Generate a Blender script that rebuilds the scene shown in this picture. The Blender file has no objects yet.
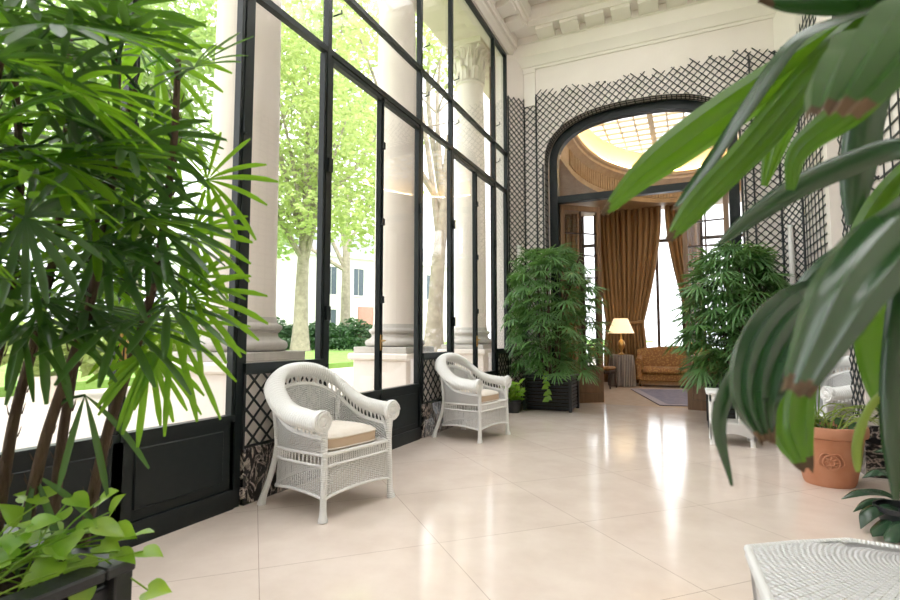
import bpy, math, random
from mathutils import Vector, Matrix
V = Vector
C = bpy.context.scene.collection
SC = bpy.context.scene
PI = math.pi
UP = V((0, 0, 1))

# ------------------------------------------------------------------ helpers
CAMH, FPX, YAW, PITCH = 1.15, 525.0, math.radians(24.6), math.radians(4.1)


def ray(px, py):
    u = (px - 450) / FPX
    v = (300 - py) / FPX
    F = math.cos(PITCH) - v * math.sin(PITCH)
    U = math.sin(PITCH) + v * math.cos(PITCH)
    return u, F, U


def at(px, py, F):
    """point at level depth F (metres ahead of the camera) on the sight line of a photo pixel"""
    u, f, U = ray(px, py)
    s = F / f
    R = u * s
    return V((R * math.cos(YAW) - F * math.sin(YAW), R * math.sin(YAW) + F * math.cos(YAW), CAMH + U * s))


class MB:
    def __init__(self):
        self.v = []; self.f = []; self.uv = []; self.mi = []; self.m = 0

    def face(self, idx, uvs=None):
        self.f.append(tuple(idx)); self.uv.append(uvs); self.mi.append(self.m)

    def box(self, x0, x1, y0, y1, z0, z1, M=None):
        b = len(self.v)
        for z in (z0, z1):
            for x, y in ((x0, y0), (x1, y0), (x1, y1), (x0, y1)):
                p = V((x, y, z))
                self.v.append(M @ p if M else p)
        for q in ((0, 3, 2, 1), (4, 5, 6, 7), (0, 1, 5, 4), (1, 2, 6, 5), (2, 3, 7, 6), (3, 0, 4, 7)):
            self.face([b + i for i in q])

    def rbox(self, x0, x1, y0, y1, z0, z1, r=.01, M=None):
        """box with chamfered edges"""
        b = len(self.v)
        idx = {}
        xs, ys, zs = (x0, x1), (y0, y1), (z0, z1)
        for i in (0, 1):
            for j in (0, 1):
                for k in (0, 1):
                    for a in range(3):
                        d = [r, r, r]; d[a] = 0
                        p = V((xs[i] + (d[0] if i == 0 else -d[0]), ys[j] + (d[1] if j == 0 else -d[1]), zs[k] + (d[2] if k == 0 else -d[2])))
                        idx[i, j, k, a] = len(self.v)
                        self.v.append(M @ p if M else p)
        g = lambda i, j, k, a: idx[i, j, k, a]
        for s in (0, 1):
            q = [g(s, 0, 0, 0), g(s, 1, 0, 0), g(s, 1, 1, 0), g(s, 0, 1, 0)]
            self.face(q if s else q[::-1])
            q = [g(0, s, 0, 1), g(0, s, 1, 1), g(1, s, 1, 1), g(1, s, 0, 1)]
            self.face(q if s else q[::-1])
            q = [g(0, 0, s, 2), g(1, 0, s, 2), g(1, 1, s, 2), g(0, 1, s, 2)]
            self.face(q if s else q[::-1])
        for s in (0, 1):
            for t in (0, 1):
                self.face([g(s, t, 0, 0), g(s, t, 1, 0), g(s, t, 1, 1), g(s, t, 0, 1)])
                self.face([g(s, 0, t, 0), g(s, 1, t, 0), g(s, 1, t, 2), g(s, 0, t, 2)])
                self.face([g(0, s, t, 1), g(1, s, t, 1), g(1, s, t, 2), g(0, s, t, 2)])
        for i in (0, 1):
            for j in (0, 1):
                for k in (0, 1):
                    self.face([g(i, j, k, 0), g(i, j, k, 1), g(i, j, k, 2)])

    def bar(self, p0, p1, w, t, n):
        """box along p0-p1, width w across, thickness t along n (starting at the line)"""
        p0, p1, n = V(p0), V(p1), V(n).normalized()
        d = (p1 - p0)
        if d.length < 1e-6: return
        d.normalize()
        s = d.cross(n).normalized() * (w / 2)
        b = len(self.v)
        for k in (0, 1):
            o = n * (t * k)
            self.v += [p0 - s + o, p0 + s + o, p1 + s + o, p1 - s + o]
        for q in ((0, 3, 2, 1), (4, 5, 6, 7), (0, 1, 5, 4), (1, 2, 6, 5), (2, 3, 7, 6), (3, 0, 4, 7)):
            self.face([b + i for i in q])

    def tube(self, pts, r, n=8, caps=True, sy=1.0, vs=1.0):
        """round tube; r number or list; sy squashes along the vertical-ish axis"""
        pts = [V(p) for p in pts]
        N = len(pts)
        rr = r if isinstance(r, (list, tuple)) else [r] * N
        b = len(self.v)
        prev = None; dist = 0
        for i, p in enumerate(pts):
            t = (pts[min(i + 1, N - 1)] - pts[max(i - 1, 0)])
            if t.length < 1e-9: t = V((0, 0, 1))
            t.normalize()
            if prev is None:
                a = t.cross(UP)
                if a.length < .05: a = t.cross(V((0, 1, 0)))
            else:
                a = prev - t * prev.dot(t)
            a.normalize(); prev = a
            c = a.cross(t).normalized()
            for k in range(n):
                th = 2 * PI * k / n
                self.v.append(p + a * (math.cos(th) * rr[i]) + c * (math.sin(th) * rr[i] * sy))
        L = [0]
        for i in range(1, N): L.append(L[-1] + (pts[i] - pts[i - 1]).length)
        for i in range(N - 1):
            for k in range(n):
                k2 = (k + 1) % n
                u0 = k / n * 2 * PI * rr[i]; u1 = (k + 1) / n * 2 * PI * rr[i]
                self.face([b + i * n + k, b + i * n + k2, b + (i + 1) * n + k2, b + (i + 1) * n + k],
                          [(u0, L[i]), (u1, L[i]), (u1, L[i + 1]), (u0, L[i + 1])])
        if caps:
            self.face([b + k for k in range(n)][::-1])
            self.face([b + (N - 1) * n + k for k in range(n)])

    def lathe(self, prof, c=(0, 0, 0), n=24, closed=False):
        """revolve [(r,z)...] about vertical axis through c"""
        c = V(c); b = len(self.v); N = len(prof)
        for r, z in prof:
            for k in range(n):
                th = 2 * PI * k / n
                self.v.append(c + V((r * math.cos(th), r * math.sin(th), z)))
        for i in range(N - 1):
            for k in range(n):
                k2 = (k + 1) % n
                self.face([b + i * n + k, b + i * n + k2, b + (i + 1) * n + k2, b + (i + 1) * n + k],
                          [(k / n, prof[i][1]), ((k + 1) / n, prof[i][1]), ((k + 1) / n, prof[i + 1][1]), (k / n, prof[i + 1][1])])
        if prof[0][0] > 1e-4: self.face([b + k for k in range(n)][::-1])
        if prof[-1][0] > 1e-4: self.face([b + (N - 1) * n + k for k in range(n)])

    def grid(self, rows, uvs=None, close=False):
        """rows: list of equal-length point lists"""
        b = len(self.v); R = len(rows); N = len(rows[0])
        for r in rows: self.v += [V(p) for p in r]
        for i in range(R - 1):
            for k in range(N if close else N - 1):
                k2 = (k + 1) % N
                q = [b + i * N + k, b + i * N + k2, b + (i + 1) * N + k2, b + (i + 1) * N + k]
                self.face(q, [uvs[i][k], uvs[i][k2], uvs[i + 1][k2], uvs[i + 1][k]] if uvs else None)

    def prism(self, pts, axis, a0, a1):
        """extrude a closed 2D outline along axis 'x','y','z'"""
        b = len(self.v); n = len(pts)
        for a in (a0, a1):
            for p, q in pts:
                self.v.append(V({'x': (a, p, q), 'y': (p, a, q), 'z': (p, q, a)}[axis]))
        self.face([b + i for i in range(n)][::-1]); self.face([b + n + i for i in range(n)])
        for i in range(n):
            j = (i + 1) % n
            self.face([b + i, b + j, b + n + j, b + n + i])

    def sweep(self, path, prof, closed=False, normals=None):
        """sweep profile (offset outward from path-left, z) along a level 2D path [(x,y)]"""
        N = len(path); rows = []
        for i in range(N):
            p = V((path[i][0], path[i][1]))
            if closed:
                a = p - V(path[i - 1]); c = V(path[(i + 1) % N]) - p
            else:
                a = p - V(path[i - 1]) if i else None
                c = V(path[i + 1]) - p if i < N - 1 else None
                a = a or c; c = c or a
            a = a.normalized(); c = c.normalized()
            na = V((-a.y, a.x)); nc = V((-c.y, c.x))
            m = (na + nc).normalized(); m = m / max(.3, m.dot(na))
            rows.append([V((p.x + m.x * o, p.y + m.y * o, z)) for o, z in prof])
        if closed: rows.append(rows[0])
        self.grid(rows)

    def build(self, name, mats, parent=None, smooth=None, props=None):
        me = bpy.data.meshes.new(name)
        inv = WM[parent.name].inverted() if parent is not None and parent.name in WM else None
        vv = [tuple(inv @ p) if inv else tuple(p) for p in self.v]
        me.from_pydata(vv, [], self.f)
        mats = mats if isinstance(mats, (list, tuple)) else [mats]
        for m in mats: me.materials.append(m)
        if any(u for u in self.uv):
            lay = me.uv_layers.new(name='UVMap')
            k = 0
            for u, f in zip(self.uv, self.f):
                for j in range(len(f)):
                    if u: lay.data[k].uv = u[j]
                    k += 1
        me.polygons.foreach_set('material_index', self.mi)
        if smooth:
            me.polygons.foreach_set('use_smooth', [True] * len(self.f))
            me.set_sharp_from_angle(angle=math.radians(smooth))
        me.validate(); me.update()
        o = bpy.data.objects.new(name, me)
        C.objects.link(o)
        if parent is not None:
            o.parent = parent
            if parent.name in WM: WM[o.name] = WM[parent.name]
        for k, x in (props or {}).items(): o[k] = x
        return o


WM = {}


def thing(name, label, cat, loc=(0, 0, 0), rz=0.0, group=None):
    o = bpy.data.objects.new(name, None); C.objects.link(o)
    o.empty_display_size = .1
    o.location = loc; o.rotation_euler = (0, 0, rz)
    WM[o.name] = Matrix.Translation(V(loc)) @ Matrix.Rotation(rz, 4, 'Z')
    if label: o['label'] = label
    if cat: o['category'] = cat
    if group: o['group'] = group
    return o


def tag(o, label, cat, group=None, kind=None):
    if label: o['label'] = label
    if cat: o['category'] = cat
    if group: o['group'] = group
    if kind: o['kind'] = kind
    return o


def struct(o, label=None, cat=None):
    o['kind'] = 'structure'
    if label: o['label'] = label
    if cat: o['category'] = cat
    return o


def sthing(name, label, cat, loc=(0, 0, 0)):
    return struct(thing(name, label, cat, loc))


def kids(o):
    return [c for c in bpy.data.objects if c.parent == o]


def copy_tree(o, parent=None):
    c = o.copy(); C.objects.link(c)
    if parent is not None: c.parent = parent
    for ch in kids(o): copy_tree(ch, c)
    return c


def crom(pts, n):
    """Catmull-Rom through pts, n samples"""
    P = [V(p) for p in pts]; m = len(P) - 1; out = []
    for i in range(n):
        x = i / (n - 1) * m; k = min(int(x), m - 1); t = x - k
        p1, p2 = P[k], P[k + 1]
        p0 = P[k - 1] if k else p1 * 2 - p2
        p3 = P[k + 2] if k + 2 <= m else p2 * 2 - p1
        out.append(.5 * ((2 * p1) + (p2 - p0) * t + (2 * p0 - 5 * p1 + 4 * p2 - p3) * t * t + (3 * p1 - p0 - 3 * p2 + p3) * t ** 3))
    return out


def lerp(a, b, t): return a + (b - a) * t


# ------------------------------------------------------------------ materials
def newmat(name):
    m = bpy.data.materials.new(name); m.use_nodes = True
    nt = m.node_tree; nt.nodes.clear()
    out = nt.nodes.new('ShaderNodeOutputMaterial')
    return m, nt, out


def lk(nt, a, ai, b, bi): nt.links.new(a.outputs[ai], b.inputs[bi])


def nd(nt, typ, **kw):
    n = nt.nodes.new(typ)
    for k, x in kw.items():
        if k in n.inputs: n.inputs[k].default_value = x
        else: setattr(n, k, x)
    return n


def rgb(c): return (c[0], c[1], c[2], 1.0)


def mat(name, col, rough=.5, metal=0.0, var=None, scale=8.0, bump=0.0, bscale=60.0, spec=.5, stretch=None, coat=0.0):
    m, nt, out = newmat(name)
    p = nd(nt, 'ShaderNodeBsdfPrincipled')
    p.inputs['Base Color'].default_value = rgb(col); p.inputs['Roughness'].default_value = rough
    p.inputs['Metallic'].default_value = metal; p.inputs['Specular IOR Level'].default_value = spec
    p.inputs['Coat Weight'].default_value = coat
    lk(nt, p, 0, out, 0)
    tc = nd(nt, 'ShaderNodeTexCoord')
    src = tc; so = 'Object'
    if stretch:
        mp = nd(nt, 'ShaderNodeMapping'); mp.inputs['Scale'].default_value = stretch
        lk(nt, tc, 'Object', mp, 'Vector'); src = mp; so = 'Vector'
    if var:
        n = nd(nt, 'ShaderNodeTexNoise', Scale=scale, Detail=6.0)
        nt.links.new(src.outputs[so], n.inputs['Vector'])
        r = nd(nt, 'ShaderNodeValToRGB')
        r.color_ramp.elements[0].position = .3; r.color_ramp.elements[1].position = .7
        r.color_ramp.elements[0].color = rgb(var); r.color_ramp.elements[1].color = rgb(col)
        lk(nt, n, 'Fac', r, 'Fac'); lk(nt, r, 'Color', p, 'Base Color')
    if bump:
        n2 = nd(nt, 'ShaderNodeTexNoise', Scale=bscale, Detail=4.0)
        nt.links.new(src.outputs[so], n2.inputs['Vector'])
        b = nd(nt, 'ShaderNodeBump', Strength=bump, Distance=.01)
        lk(nt, n2, 'Fac', b, 'Height'); lk(nt, b, 'Normal', p, 'Normal')
    return m


def leafmat(name, col, col2, trans, tw=.4, rough=.35, scale=6.0, gloss=.5):
    """leaf: reflecting skin over a translucent body"""
    m, nt, out = newmat(name)
    tc = nd(nt, 'ShaderNodeTexCoord')
    n = nd(nt, 'ShaderNodeTexNoise', Scale=scale, Detail=3.0); lk(nt, tc, 'Object', n, 'Vector')
    r = nd(nt, 'ShaderNodeValToRGB')
    r.color_ramp.elements[0].position = .35; r.color_ramp.elements[1].position = .65
    r.color_ramp.elements[0].color = rgb(col); r.color_ramp.elements[1].color = rgb(col2)
    lk(nt, n, 'Fac', r, 'Fac')
    p = nd(nt, 'ShaderNodeBsdfPrincipled'); p.inputs['Roughness'].default_value = rough
    p.inputs['Specular IOR Level'].default_value = gloss
    lk(nt, r, 'Color', p, 'Base Color')
    t = nd(nt, 'ShaderNodeBsdfTranslucent'); t.inputs['Color'].default_value = rgb(trans)
    mx = nd(nt, 'ShaderNodeMixShader'); mx.inputs[0].default_value = tw
    lk(nt, p, 0, mx, 1); lk(nt, t, 0, mx, 2); lk(nt, mx, 0, out, 0)
    return m


def weavemat(name, col, pu, pv, hole=.0, bump=.9, rough=.55, ribs=False):
    """woven cane: strands along u passing over stakes along v, real gaps between them"""
    m, nt, out = newmat(name)
    uv = nd(nt, 'ShaderNodeUVMap')
    sep = nd(nt, 'ShaderNodeSeparateXYZ'); lk(nt, uv, 'UV', sep, 0)

    def sn(o, per):
        a = nd(nt, 'ShaderNodeMath', operation='MULTIPLY'); a.inputs[1].default_value = PI / per
        nt.links.new(sep.outputs[o], a.inputs[0])
        s = nd(nt, 'ShaderNodeMath', operation='SINE'); lk(nt, a, 0, s, 0)
        return s
    su, sv = sn('X', pu), sn('Y', pv)
    p = nd(nt, 'ShaderNodeBsdfPrincipled'); p.inputs['Base Color'].default_value = rgb(col)
    p.inputs['Roughness'].default_value = rough; p.inputs['Specular IOR Level'].default_value = .35
    if ribs:
        h = nd(nt, 'ShaderNodeMath', operation='ABSOLUTE'); lk(nt, sv, 0, h, 0)
    else:
        h = nd(nt, 'ShaderNodeMath', operation='MULTIPLY'); lk(nt, su, 0, h, 0); lk(nt, sv, 0, h, 1)
    b = nd(nt, 'ShaderNodeBump', Strength=bump, Distance=.006)
    lk(nt, h, 0, b, 'Height'); lk(nt, b, 'Normal', p, 'Normal')
    if hole > 0:
        ab = nd(nt, 'ShaderNodeMath', operation='ABSOLUTE'); lk(nt, h, 0, ab, 0)
        lt = nd(nt, 'ShaderNodeMath', operation='LESS_THAN'); lt.inputs[1].default_value = hole; lk(nt, ab, 0, lt, 0)
        tr = nd(nt, 'ShaderNodeBsdfTransparent')
        mx = nd(nt, 'ShaderNodeMixShader'); lk(nt, lt, 0, mx, 0); lk(nt, p, 0, mx, 1); lk(nt, tr, 0, mx, 2)
        lk(nt, mx, 0, out, 0)
    else:
        lk(nt, p, 0, out, 0)
    return m


def glassmat(name, ior=1.45, tint=(1, 1, 1)):
    m, nt, out = newmat(name)
    t = nd(nt, 'ShaderNodeBsdfTransparent'); t.inputs[0].default_value = rgb(tint)
    g = nd(nt, 'ShaderNodeBsdfGlossy'); g.inputs['Roughness'].default_value = .01
    w = nd(nt, 'ShaderNodeLayerWeight', Blend=.5)
    pw = nd(nt, 'ShaderNodeMath', operation='POWER'); lk(nt, w, 'Facing', pw, 0); pw.inputs[1].default_value = 5.0
    f = nd(nt, 'ShaderNodeMath', operation='MULTIPLY_ADD'); lk(nt, pw, 0, f, 0); f.inputs[1].default_value = .8; f.inputs[2].default_value = .03
    mx = nd(nt, 'ShaderNodeMixShader')
    lk(nt, f, 0, mx, 0); lk(nt, t, 0, mx, 1); lk(nt, g, 0, mx, 2); lk(nt, mx, 0, out, 0)
    return m


def floormat():
    m, nt, out = newmat('cream_marble_tiles')
    tc = nd(nt, 'ShaderNodeTexCoord')
    mp = nd(nt, 'ShaderNodeMapping')
    mp.inputs['Rotation'].default_value = (0, 0, math.radians(45))
    mp.inputs['Location'].default_value = (.02, -.05, 0)
    lk(nt, tc, 'Object', mp, 'Vector')
    br = nd(nt, 'ShaderNodeTexBrick', offset=0.0, squash=1.0)
    br.inputs['Scale'].default_value = 1.0
    br.inputs['Brick Width'].default_value = .95; br.inputs['Row Height'].default_value = .95
    br.inputs['Mortar Size'].default_value = .0022; br.inputs['Mortar Smooth'].default_value = .3
    br.inputs['Color1'].default_value = rgb((.76, .665, .595)); br.inputs['Color2'].default_value = rgb((.79, .70, .63))
    br.inputs['Mortar'].default_value = rgb((.46, .37, .31))
    lk(nt, mp, 'Vector', br, 'Vector')
    n = nd(nt, 'ShaderNodeTexNoise', Scale=2.2, Detail=7.0, Roughness=.62); lk(nt, tc, 'Object', n, 'Vector')
    r = nd(nt, 'ShaderNodeValToRGB')
    r.color_ramp.elements[0].position = .3; r.color_ramp.elements[1].position = .72
    r.color_ramp.elements[0].color = rgb((.9, .86, .84)); r.color_ramp.elements[1].color = rgb((1.06, 1.06, 1.06))
    lk(nt, n, 'Fac', r, 'Fac')
    mul = nd(nt, 'ShaderNodeMixRGB', blend_type='MULTIPLY'); mul.inputs[0].default_value = 1
    lk(nt, br, 'Color', mul, 1); lk(nt, r, 'Color', mul, 2)
    p = nd(nt, 'ShaderNodeBsdfPrincipled'); lk(nt, mul, 'Color', p, 'Base Color')
    n2 = nd(nt, 'ShaderNodeTexNoise', Scale=5.0, Detail=5.0); lk(nt, tc, 'Object', n2, 'Vector')
    mr = nd(nt, 'ShaderNodeMapRange'); mr.inputs['To Min'].default_value = .07; mr.inputs['To Max'].default_value = .19
    lk(nt, n2, 'Fac', mr, 'Value'); lk(nt, mr, 0, p, 'Roughness')
    p.inputs['Specular IOR Level'].default_value = .5
    lk(nt, p, 0, out, 0)
    return m


def blackmarble():
    m, nt, out = newmat('black_veined_marble')
    tc = nd(nt, 'ShaderNodeTexCoord')
    mp = nd(nt, 'ShaderNodeMapping'); mp.inputs['Rotation'].default_value = (.6, .3, .5); mp.inputs['Scale'].default_value = (1, 2.2, 1)
    lk(nt, tc, 'Object', mp, 'Vector')
    n = nd(nt, 'ShaderNodeTexNoise', Scale=3.4, Detail=8.0, Roughness=.62, Distortion=2.2); lk(nt, mp, 'Vector', n, 'Vector')
    r = nd(nt, 'ShaderNodeValToRGB')
    e = r.color_ramp.elements
    e[0].position = .45; e[0].color = rgb((.012, .012, .013)); e[1].position = .5; e[1].color = rgb((.5, .43, .38))
    x = e.new(.54); x.color = rgb((.014, .013, .014)); x = e.new(.64); x.color = rgb((.02, .018, .018))
    x = e.new(.665); x.color = rgb((.34, .3, .28)); x = e.new(.7); x.color = rgb((.012, .012, .012))
    lk(nt, n, 'Fac', r, 'Fac')
    p = nd(nt, 'ShaderNodeBsdfPrincipled'); lk(nt, r, 'Color', p, 'Base Color'); p.inputs['Roughness'].default_value = .14
    lk(nt, p, 0, out, 0)
    return m


def wavemat(name, c1, c2, scale, axis='X', rough=.7, dist=.0, coord='Object', ramp=(.35, .65)):
    m, nt, out = newmat(name)
    tc = nd(nt, 'ShaderNodeTexCoord')
    w = nd(nt, 'ShaderNodeTexWave', wave_type='BANDS', bands_direction=axis, Scale=scale, Distortion=dist, Detail=2.0)
    nt.links.new(tc.outputs[coord], w.inputs['Vector'])
    r = nd(nt, 'ShaderNodeValToRGB')
    r.color_ramp.elements[0].position = ramp[0]; r.color_ramp.elements[1].position = ramp[1]
    r.color_ramp.elements[0].color = rgb(c1); r.color_ramp.elements[1].color = rgb(c2)
    lk(nt, w, 'Fac', r, 'Fac')
    p = nd(nt, 'ShaderNodeBsdfPrincipled'); lk(nt, r, 'Color', p, 'Base Color'); p.inputs['Roughness'].default_value = rough
    lk(nt, p, 0, out, 0)
    return m


def damaskmat(name, c1, c2, scale):
    m, nt, out = newmat(name)
    tc = nd(nt, 'ShaderNodeTexCoord')
    w = nd(nt, 'ShaderNodeTexVoronoi', Scale=scale); lk(nt, tc, 'Object', w, 'Vector')
    n = nd(nt, 'ShaderNodeTexNoise', Scale=scale * 1.6, Detail=3.0, Distortion=1.5); lk(nt, tc, 'Object', n, 'Vector')
    a = nd(nt, 'ShaderNodeMath', operation='ADD'); lk(nt, w, 'Distance', a, 0); lk(nt, n, 'Fac', a, 1)
    r = nd(nt, 'ShaderNodeValToRGB'); r.color_ramp.elements[0].position = .78; r.color_ramp.elements[1].position = 1.0
    r.color_ramp.elements[0].color = rgb(c1); r.color_ramp.elements[1].color = rgb(c2)
    lk(nt, a, 0, r, 'Fac')
    p = nd(nt, 'ShaderNodeBsdfPrincipled'); lk(nt, r, 'Color', p, 'Base Color'); p.inputs['Roughness'].default_value = .6
    lk(nt, p, 0, out, 0)
    return m


def emitmat(name, col, s, mix=1.0):
    m, nt, out = newmat(name)
    p = nd(nt, 'ShaderNodeBsdfPrincipled'); p.inputs['Base Color'].default_value = rgb(col)
    p.inputs['Emission Color'].default_value = rgb(col); p.inputs['Emission Strength'].default_value = s
    lk(nt, p, 0, out, 0)
    return m


def diffuseglass(name, tw=.12, c=.95):
    m, nt, out = newmat(name)
    t = nd(nt, 'ShaderNodeBsdfTranslucent'); t.inputs['Color'].default_value = (c, c, c, 1)
    g = nd(nt, 'ShaderNodeBsdfTransparent')
    mx = nd(nt, 'ShaderNodeMixShader'); mx.inputs[0].default_value = tw
    lk(nt, t, 0, mx, 1); lk(nt, g, 0, mx, 2); lk(nt, mx, 0, out, 0)
    return m


M = {}
M['floor'] = floormat()
M['marble'] = blackmarble()
M['wall'] = mat('cream_plaster', (.79, .735, .69), .7, var=(.75, .69, .645), scale=1.6, bump=.04, bscale=40)
M['ceil'] = mat('white_plaster', (.83, .785, .735), .7, var=(.795, .745, .695), scale=2.0)
M['frame'] = mat('dark_green_painted_metal', (.010, .015, .016), .38, var=(.007, .011, .012), scale=20, spec=.3)
M['lattice'] = mat('dark_green_lattice', (.014, .018, .019), .45)
M['stone'] = mat('pale_limestone', (.80, .735, .67), .75, var=(.74, .67, .605), scale=1.5, bump=.08, bscale=30, stretch=(1, 1, .5))
M['oldstone'] = mat('grey_weathered_stone', (.58, .545, .50), .8, var=(.44, .415, .385), scale=4, bump=.1, bscale=30)
M['glass'] = glassmat('clear_glass')
M['laylight'] = diffuseglass('laylight_glass')
M['laylight2'] = diffuseglass('salon_laylight_glass', .02, .5)
M['wicker'] = weavemat('white_wicker_weave', (.80, .805, .795), .021, .0075, hole=.13, bump=1.0)
M['wickerT'] = weavemat('white_wicker_close_weave', (.80, .79, .77), .014, .0085, hole=.0, bump=1.0)
M['wickerR'] = weavemat('white_wicker_wrap', (.82, .83, .82), .02, .0125, ribs=True, bump=.8)
M['wickerBig'] = weavemat('white_wicker_coil_weave', (.82, .83, .84), .017, .0095, hole=.10, bump=1.0)
M['cane'] = mat('white_painted_cane', (.80, .81, .80), .5, bump=.25, bscale=140)
M['cushion'] = mat('cream_cotton', (.80, .75, .68), .85, var=(.76, .70, .62), scale=30, bump=.08, bscale=200)
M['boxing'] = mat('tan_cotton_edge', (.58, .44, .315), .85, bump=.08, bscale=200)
M['planter'] = mat('black_painted_wood', (.016, .018, .021), .38, bump=.1, bscale=60)
M['soil'] = mat('dark_soil', (.022, .014, .009), .95, var=(.035, .024, .015), scale=60, bump=.8, bscale=90, spec=.05)
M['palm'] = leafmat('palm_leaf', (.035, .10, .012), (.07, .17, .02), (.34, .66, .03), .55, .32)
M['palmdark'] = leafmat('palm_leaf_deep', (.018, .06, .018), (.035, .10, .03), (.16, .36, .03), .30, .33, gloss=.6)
M['palmfar'] = leafmat('bushy_palm_leaf', (.06, .155, .05), (.125, .27, .085), (.22, .42, .08), .28, .36, gloss=.8)
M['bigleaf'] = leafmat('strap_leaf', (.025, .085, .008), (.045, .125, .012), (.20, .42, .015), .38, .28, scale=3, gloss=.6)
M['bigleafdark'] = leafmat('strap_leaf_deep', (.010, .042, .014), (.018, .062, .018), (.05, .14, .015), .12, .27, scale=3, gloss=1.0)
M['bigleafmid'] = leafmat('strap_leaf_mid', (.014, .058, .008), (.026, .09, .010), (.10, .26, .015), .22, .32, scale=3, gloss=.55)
M['leaftip'] = mat('brown_dry_leaf_tip', (.13, .08, .038), .85, var=(.05, .03, .015), scale=25)
M['stem'] = mat('fibrous_brown_stem', (.055, .033, .02), .9, var=(.10, .065, .04), scale=30, bump=1.0, bscale=90, stretch=(1, 1, .3))
M['pothos'] = leafmat('pothos_leaf', (.17, .38, .025), (.36, .54, .06), (.38, .66, .05), .32, .28, scale=9, gloss=.6)
M['darkleaf'] = leafmat('dark_broad_leaf', (.015, .045, .022), (.03, .075, .035), (.03, .10, .03), .12, .25, gloss=.7)
M['blade'] = leafmat('yellow_green_blade', (.24, .36, .06), (.34, .44, .09), (.45, .55, .1), .3, .4)
M['terracotta'] = mat('terracotta', (.46, .19, .095), .8, var=(.52, .25, .15), scale=6, bump=.12, bscale=60)
M['wood'] = mat('brown_oak', (.235, .135, .072), .4, var=(.16, .088, .045), scale=5, stretch=(6, 6, .6))
M['woodmid'] = mat('panelled_brown_wood', (.30, .185, .105), .5, var=(.22, .13, .07), scale=4, stretch=(5, 5, .5))
M['darkwood'] = mat('dark_walnut', (.06, .03, .018), .35, var=(.04, .02, .012), scale=6)
M['curtain'] = mat('gold_brown_velvet', (.36, .21, .085), .75, var=(.26, .145, .058), scale=3, stretch=(6, 6, .4))
M['sheer'] = mat('pale_curtain_lining', (.55, .42, .26), .8)
M['damask'] = damaskmat('gold_damask', (.46, .25, .07), (.27, .12, .03), 26)
M['stripe'] = wavemat('striped_table_cloth', (.10, .075, .06), (.36, .31, .26), 9, 'X', .8)
M['brass'] = mat('aged_brass', (.62, .38, .13), .3, metal=.9)
M['shade'] = emitmat('lit_cream_lamp_shade', (1.0, .74, .42), .32)
M['rug'] = mat('mauve_grey_rug', (.24, .215, .26), .95, var=(.15, .14, .20), scale=9, bump=.3, bscale=120)
M['carpet'] = mat('beige_carpet', (.42, .32, .24), .95, var=(.36, .265, .19), scale=7, bump=.2, bscale=120)
M['cove'] = mat('pale_gold_cove_plaster', (.78, .66, .42), .7)
M['gilt'] = mat('ochre_cornice', (.42, .29, .15), .55, var=(.34, .22, .11), scale=8)
M['sconce'] = mat('white_sconce_glass', (.78, .76, .73), .3)
M['grass'] = mat('lawn_green', (.16, .32, .05), .9, var=(.22, .38, .08), scale=3, bump=.5, bscale=80)
M['gravel'] = mat('pale_gravel', (.62, .56, .50), .9, var=(.54, .48, .43), scale=20)
M['bark'] = mat('pale_plane_bark', (.36, .32, .25), .9, var=(.22, .19, .145), scale=5, bump=.6, bscale=12)
M['lime'] = leafmat('lime_tree_leaf', (.27, .37, .10), (.42, .50, .20), (.56, .66, .24), .45, .5, scale=1.5)
M['lime2'] = leafmat('mid_green_tree_leaf', (.22, .34, .10), (.30, .42, .14), (.42, .55, .16), .4, .5, scale=1.5)
M['hedge'] = leafmat('hedge_leaf', (.03, .085, .03), (.055, .13, .045), (.06, .16, .03), .2, .5, scale=2)
M['facade'] = mat('white_facade', (.72, .70, .67), .8, var=(.68, .66, .63), scale=1)
M['slate'] = mat('grey_roof', (.22, .24, .27), .6)
M['winglass'] = mat('grey_window_glass', (.10, .12, .15), .7, spec=.05)
M['redbrick'] = mat('pink_brick', (.46, .25, .21), .9, var=(.4, .2, .17), scale=10)

# ------------------------------------------------------------------ dimensions
XL, XR, YB, YF, YREAR = -2.85, 1.5, 8.95, 9.2, -4.0
ZTOP, ZCEIL = 6.2, 6.85
CX = -.735
Z1, Z2 = 3.70, 4.37

# ------------------------------------------------------------------ setting: shell
b = MB(); b.box(-2.95, XR + .1, YREAR, 9.5, -.2, 0); b.box(XR + .1, 2.1, 5.8, 7.0, -.2, 0)
struct(b.build('floor', M['floor']), 'polished cream marble floor laid with diagonal tiles', 'floor')

# ceiling with a glazed laylight
LX0, LX1, LY0, LY1 = -2.0, .65, -3.2, 7.75
b = MB()
b.box(XL - .1, LX0, YREAR, YB + .3, ZCEIL, ZCEIL + .2)
b.box(LX1, XR + .1, YREAR, YB + .3, ZCEIL, ZCEIL + .2)
b.box(LX0, LX1, LY1, YB + .3, ZCEIL, ZCEIL + .2)
b.box(LX0, LX1, YREAR, LY0, ZCEIL, ZCEIL + .2)
ce = struct(b.build('ceiling', M['ceil']), 'white plaster gallery ceiling with moulded coffer', 'ceiling')
b = MB()
pr = [(0, ZCEIL), (0, ZCEIL - .06), (.07, ZCEIL - .06), (.1, ZCEIL - .03), (.1, ZCEIL)]
b.sweep([(LX0 - .12, LY0 - .12), (LX0 - .12, LY1 + .12), (LX1 + .12, LY1 + .12), (LX1 + .12, LY0 - .12)], [(-o, z) for o, z in pr], closed=True)
b.build('coffer_moulding', M['ceil'], ce)
w = sthing('window_1', 'glazed ceiling laylight with thin bars over the gallery', 'skylight')
b = MB()
for i in range(7):
    x = lerp(LX0, LX1, i / 6); b.box(x - .015, x + .015, LY0, LY1, ZCEIL + .1, ZCEIL + .15)
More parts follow.
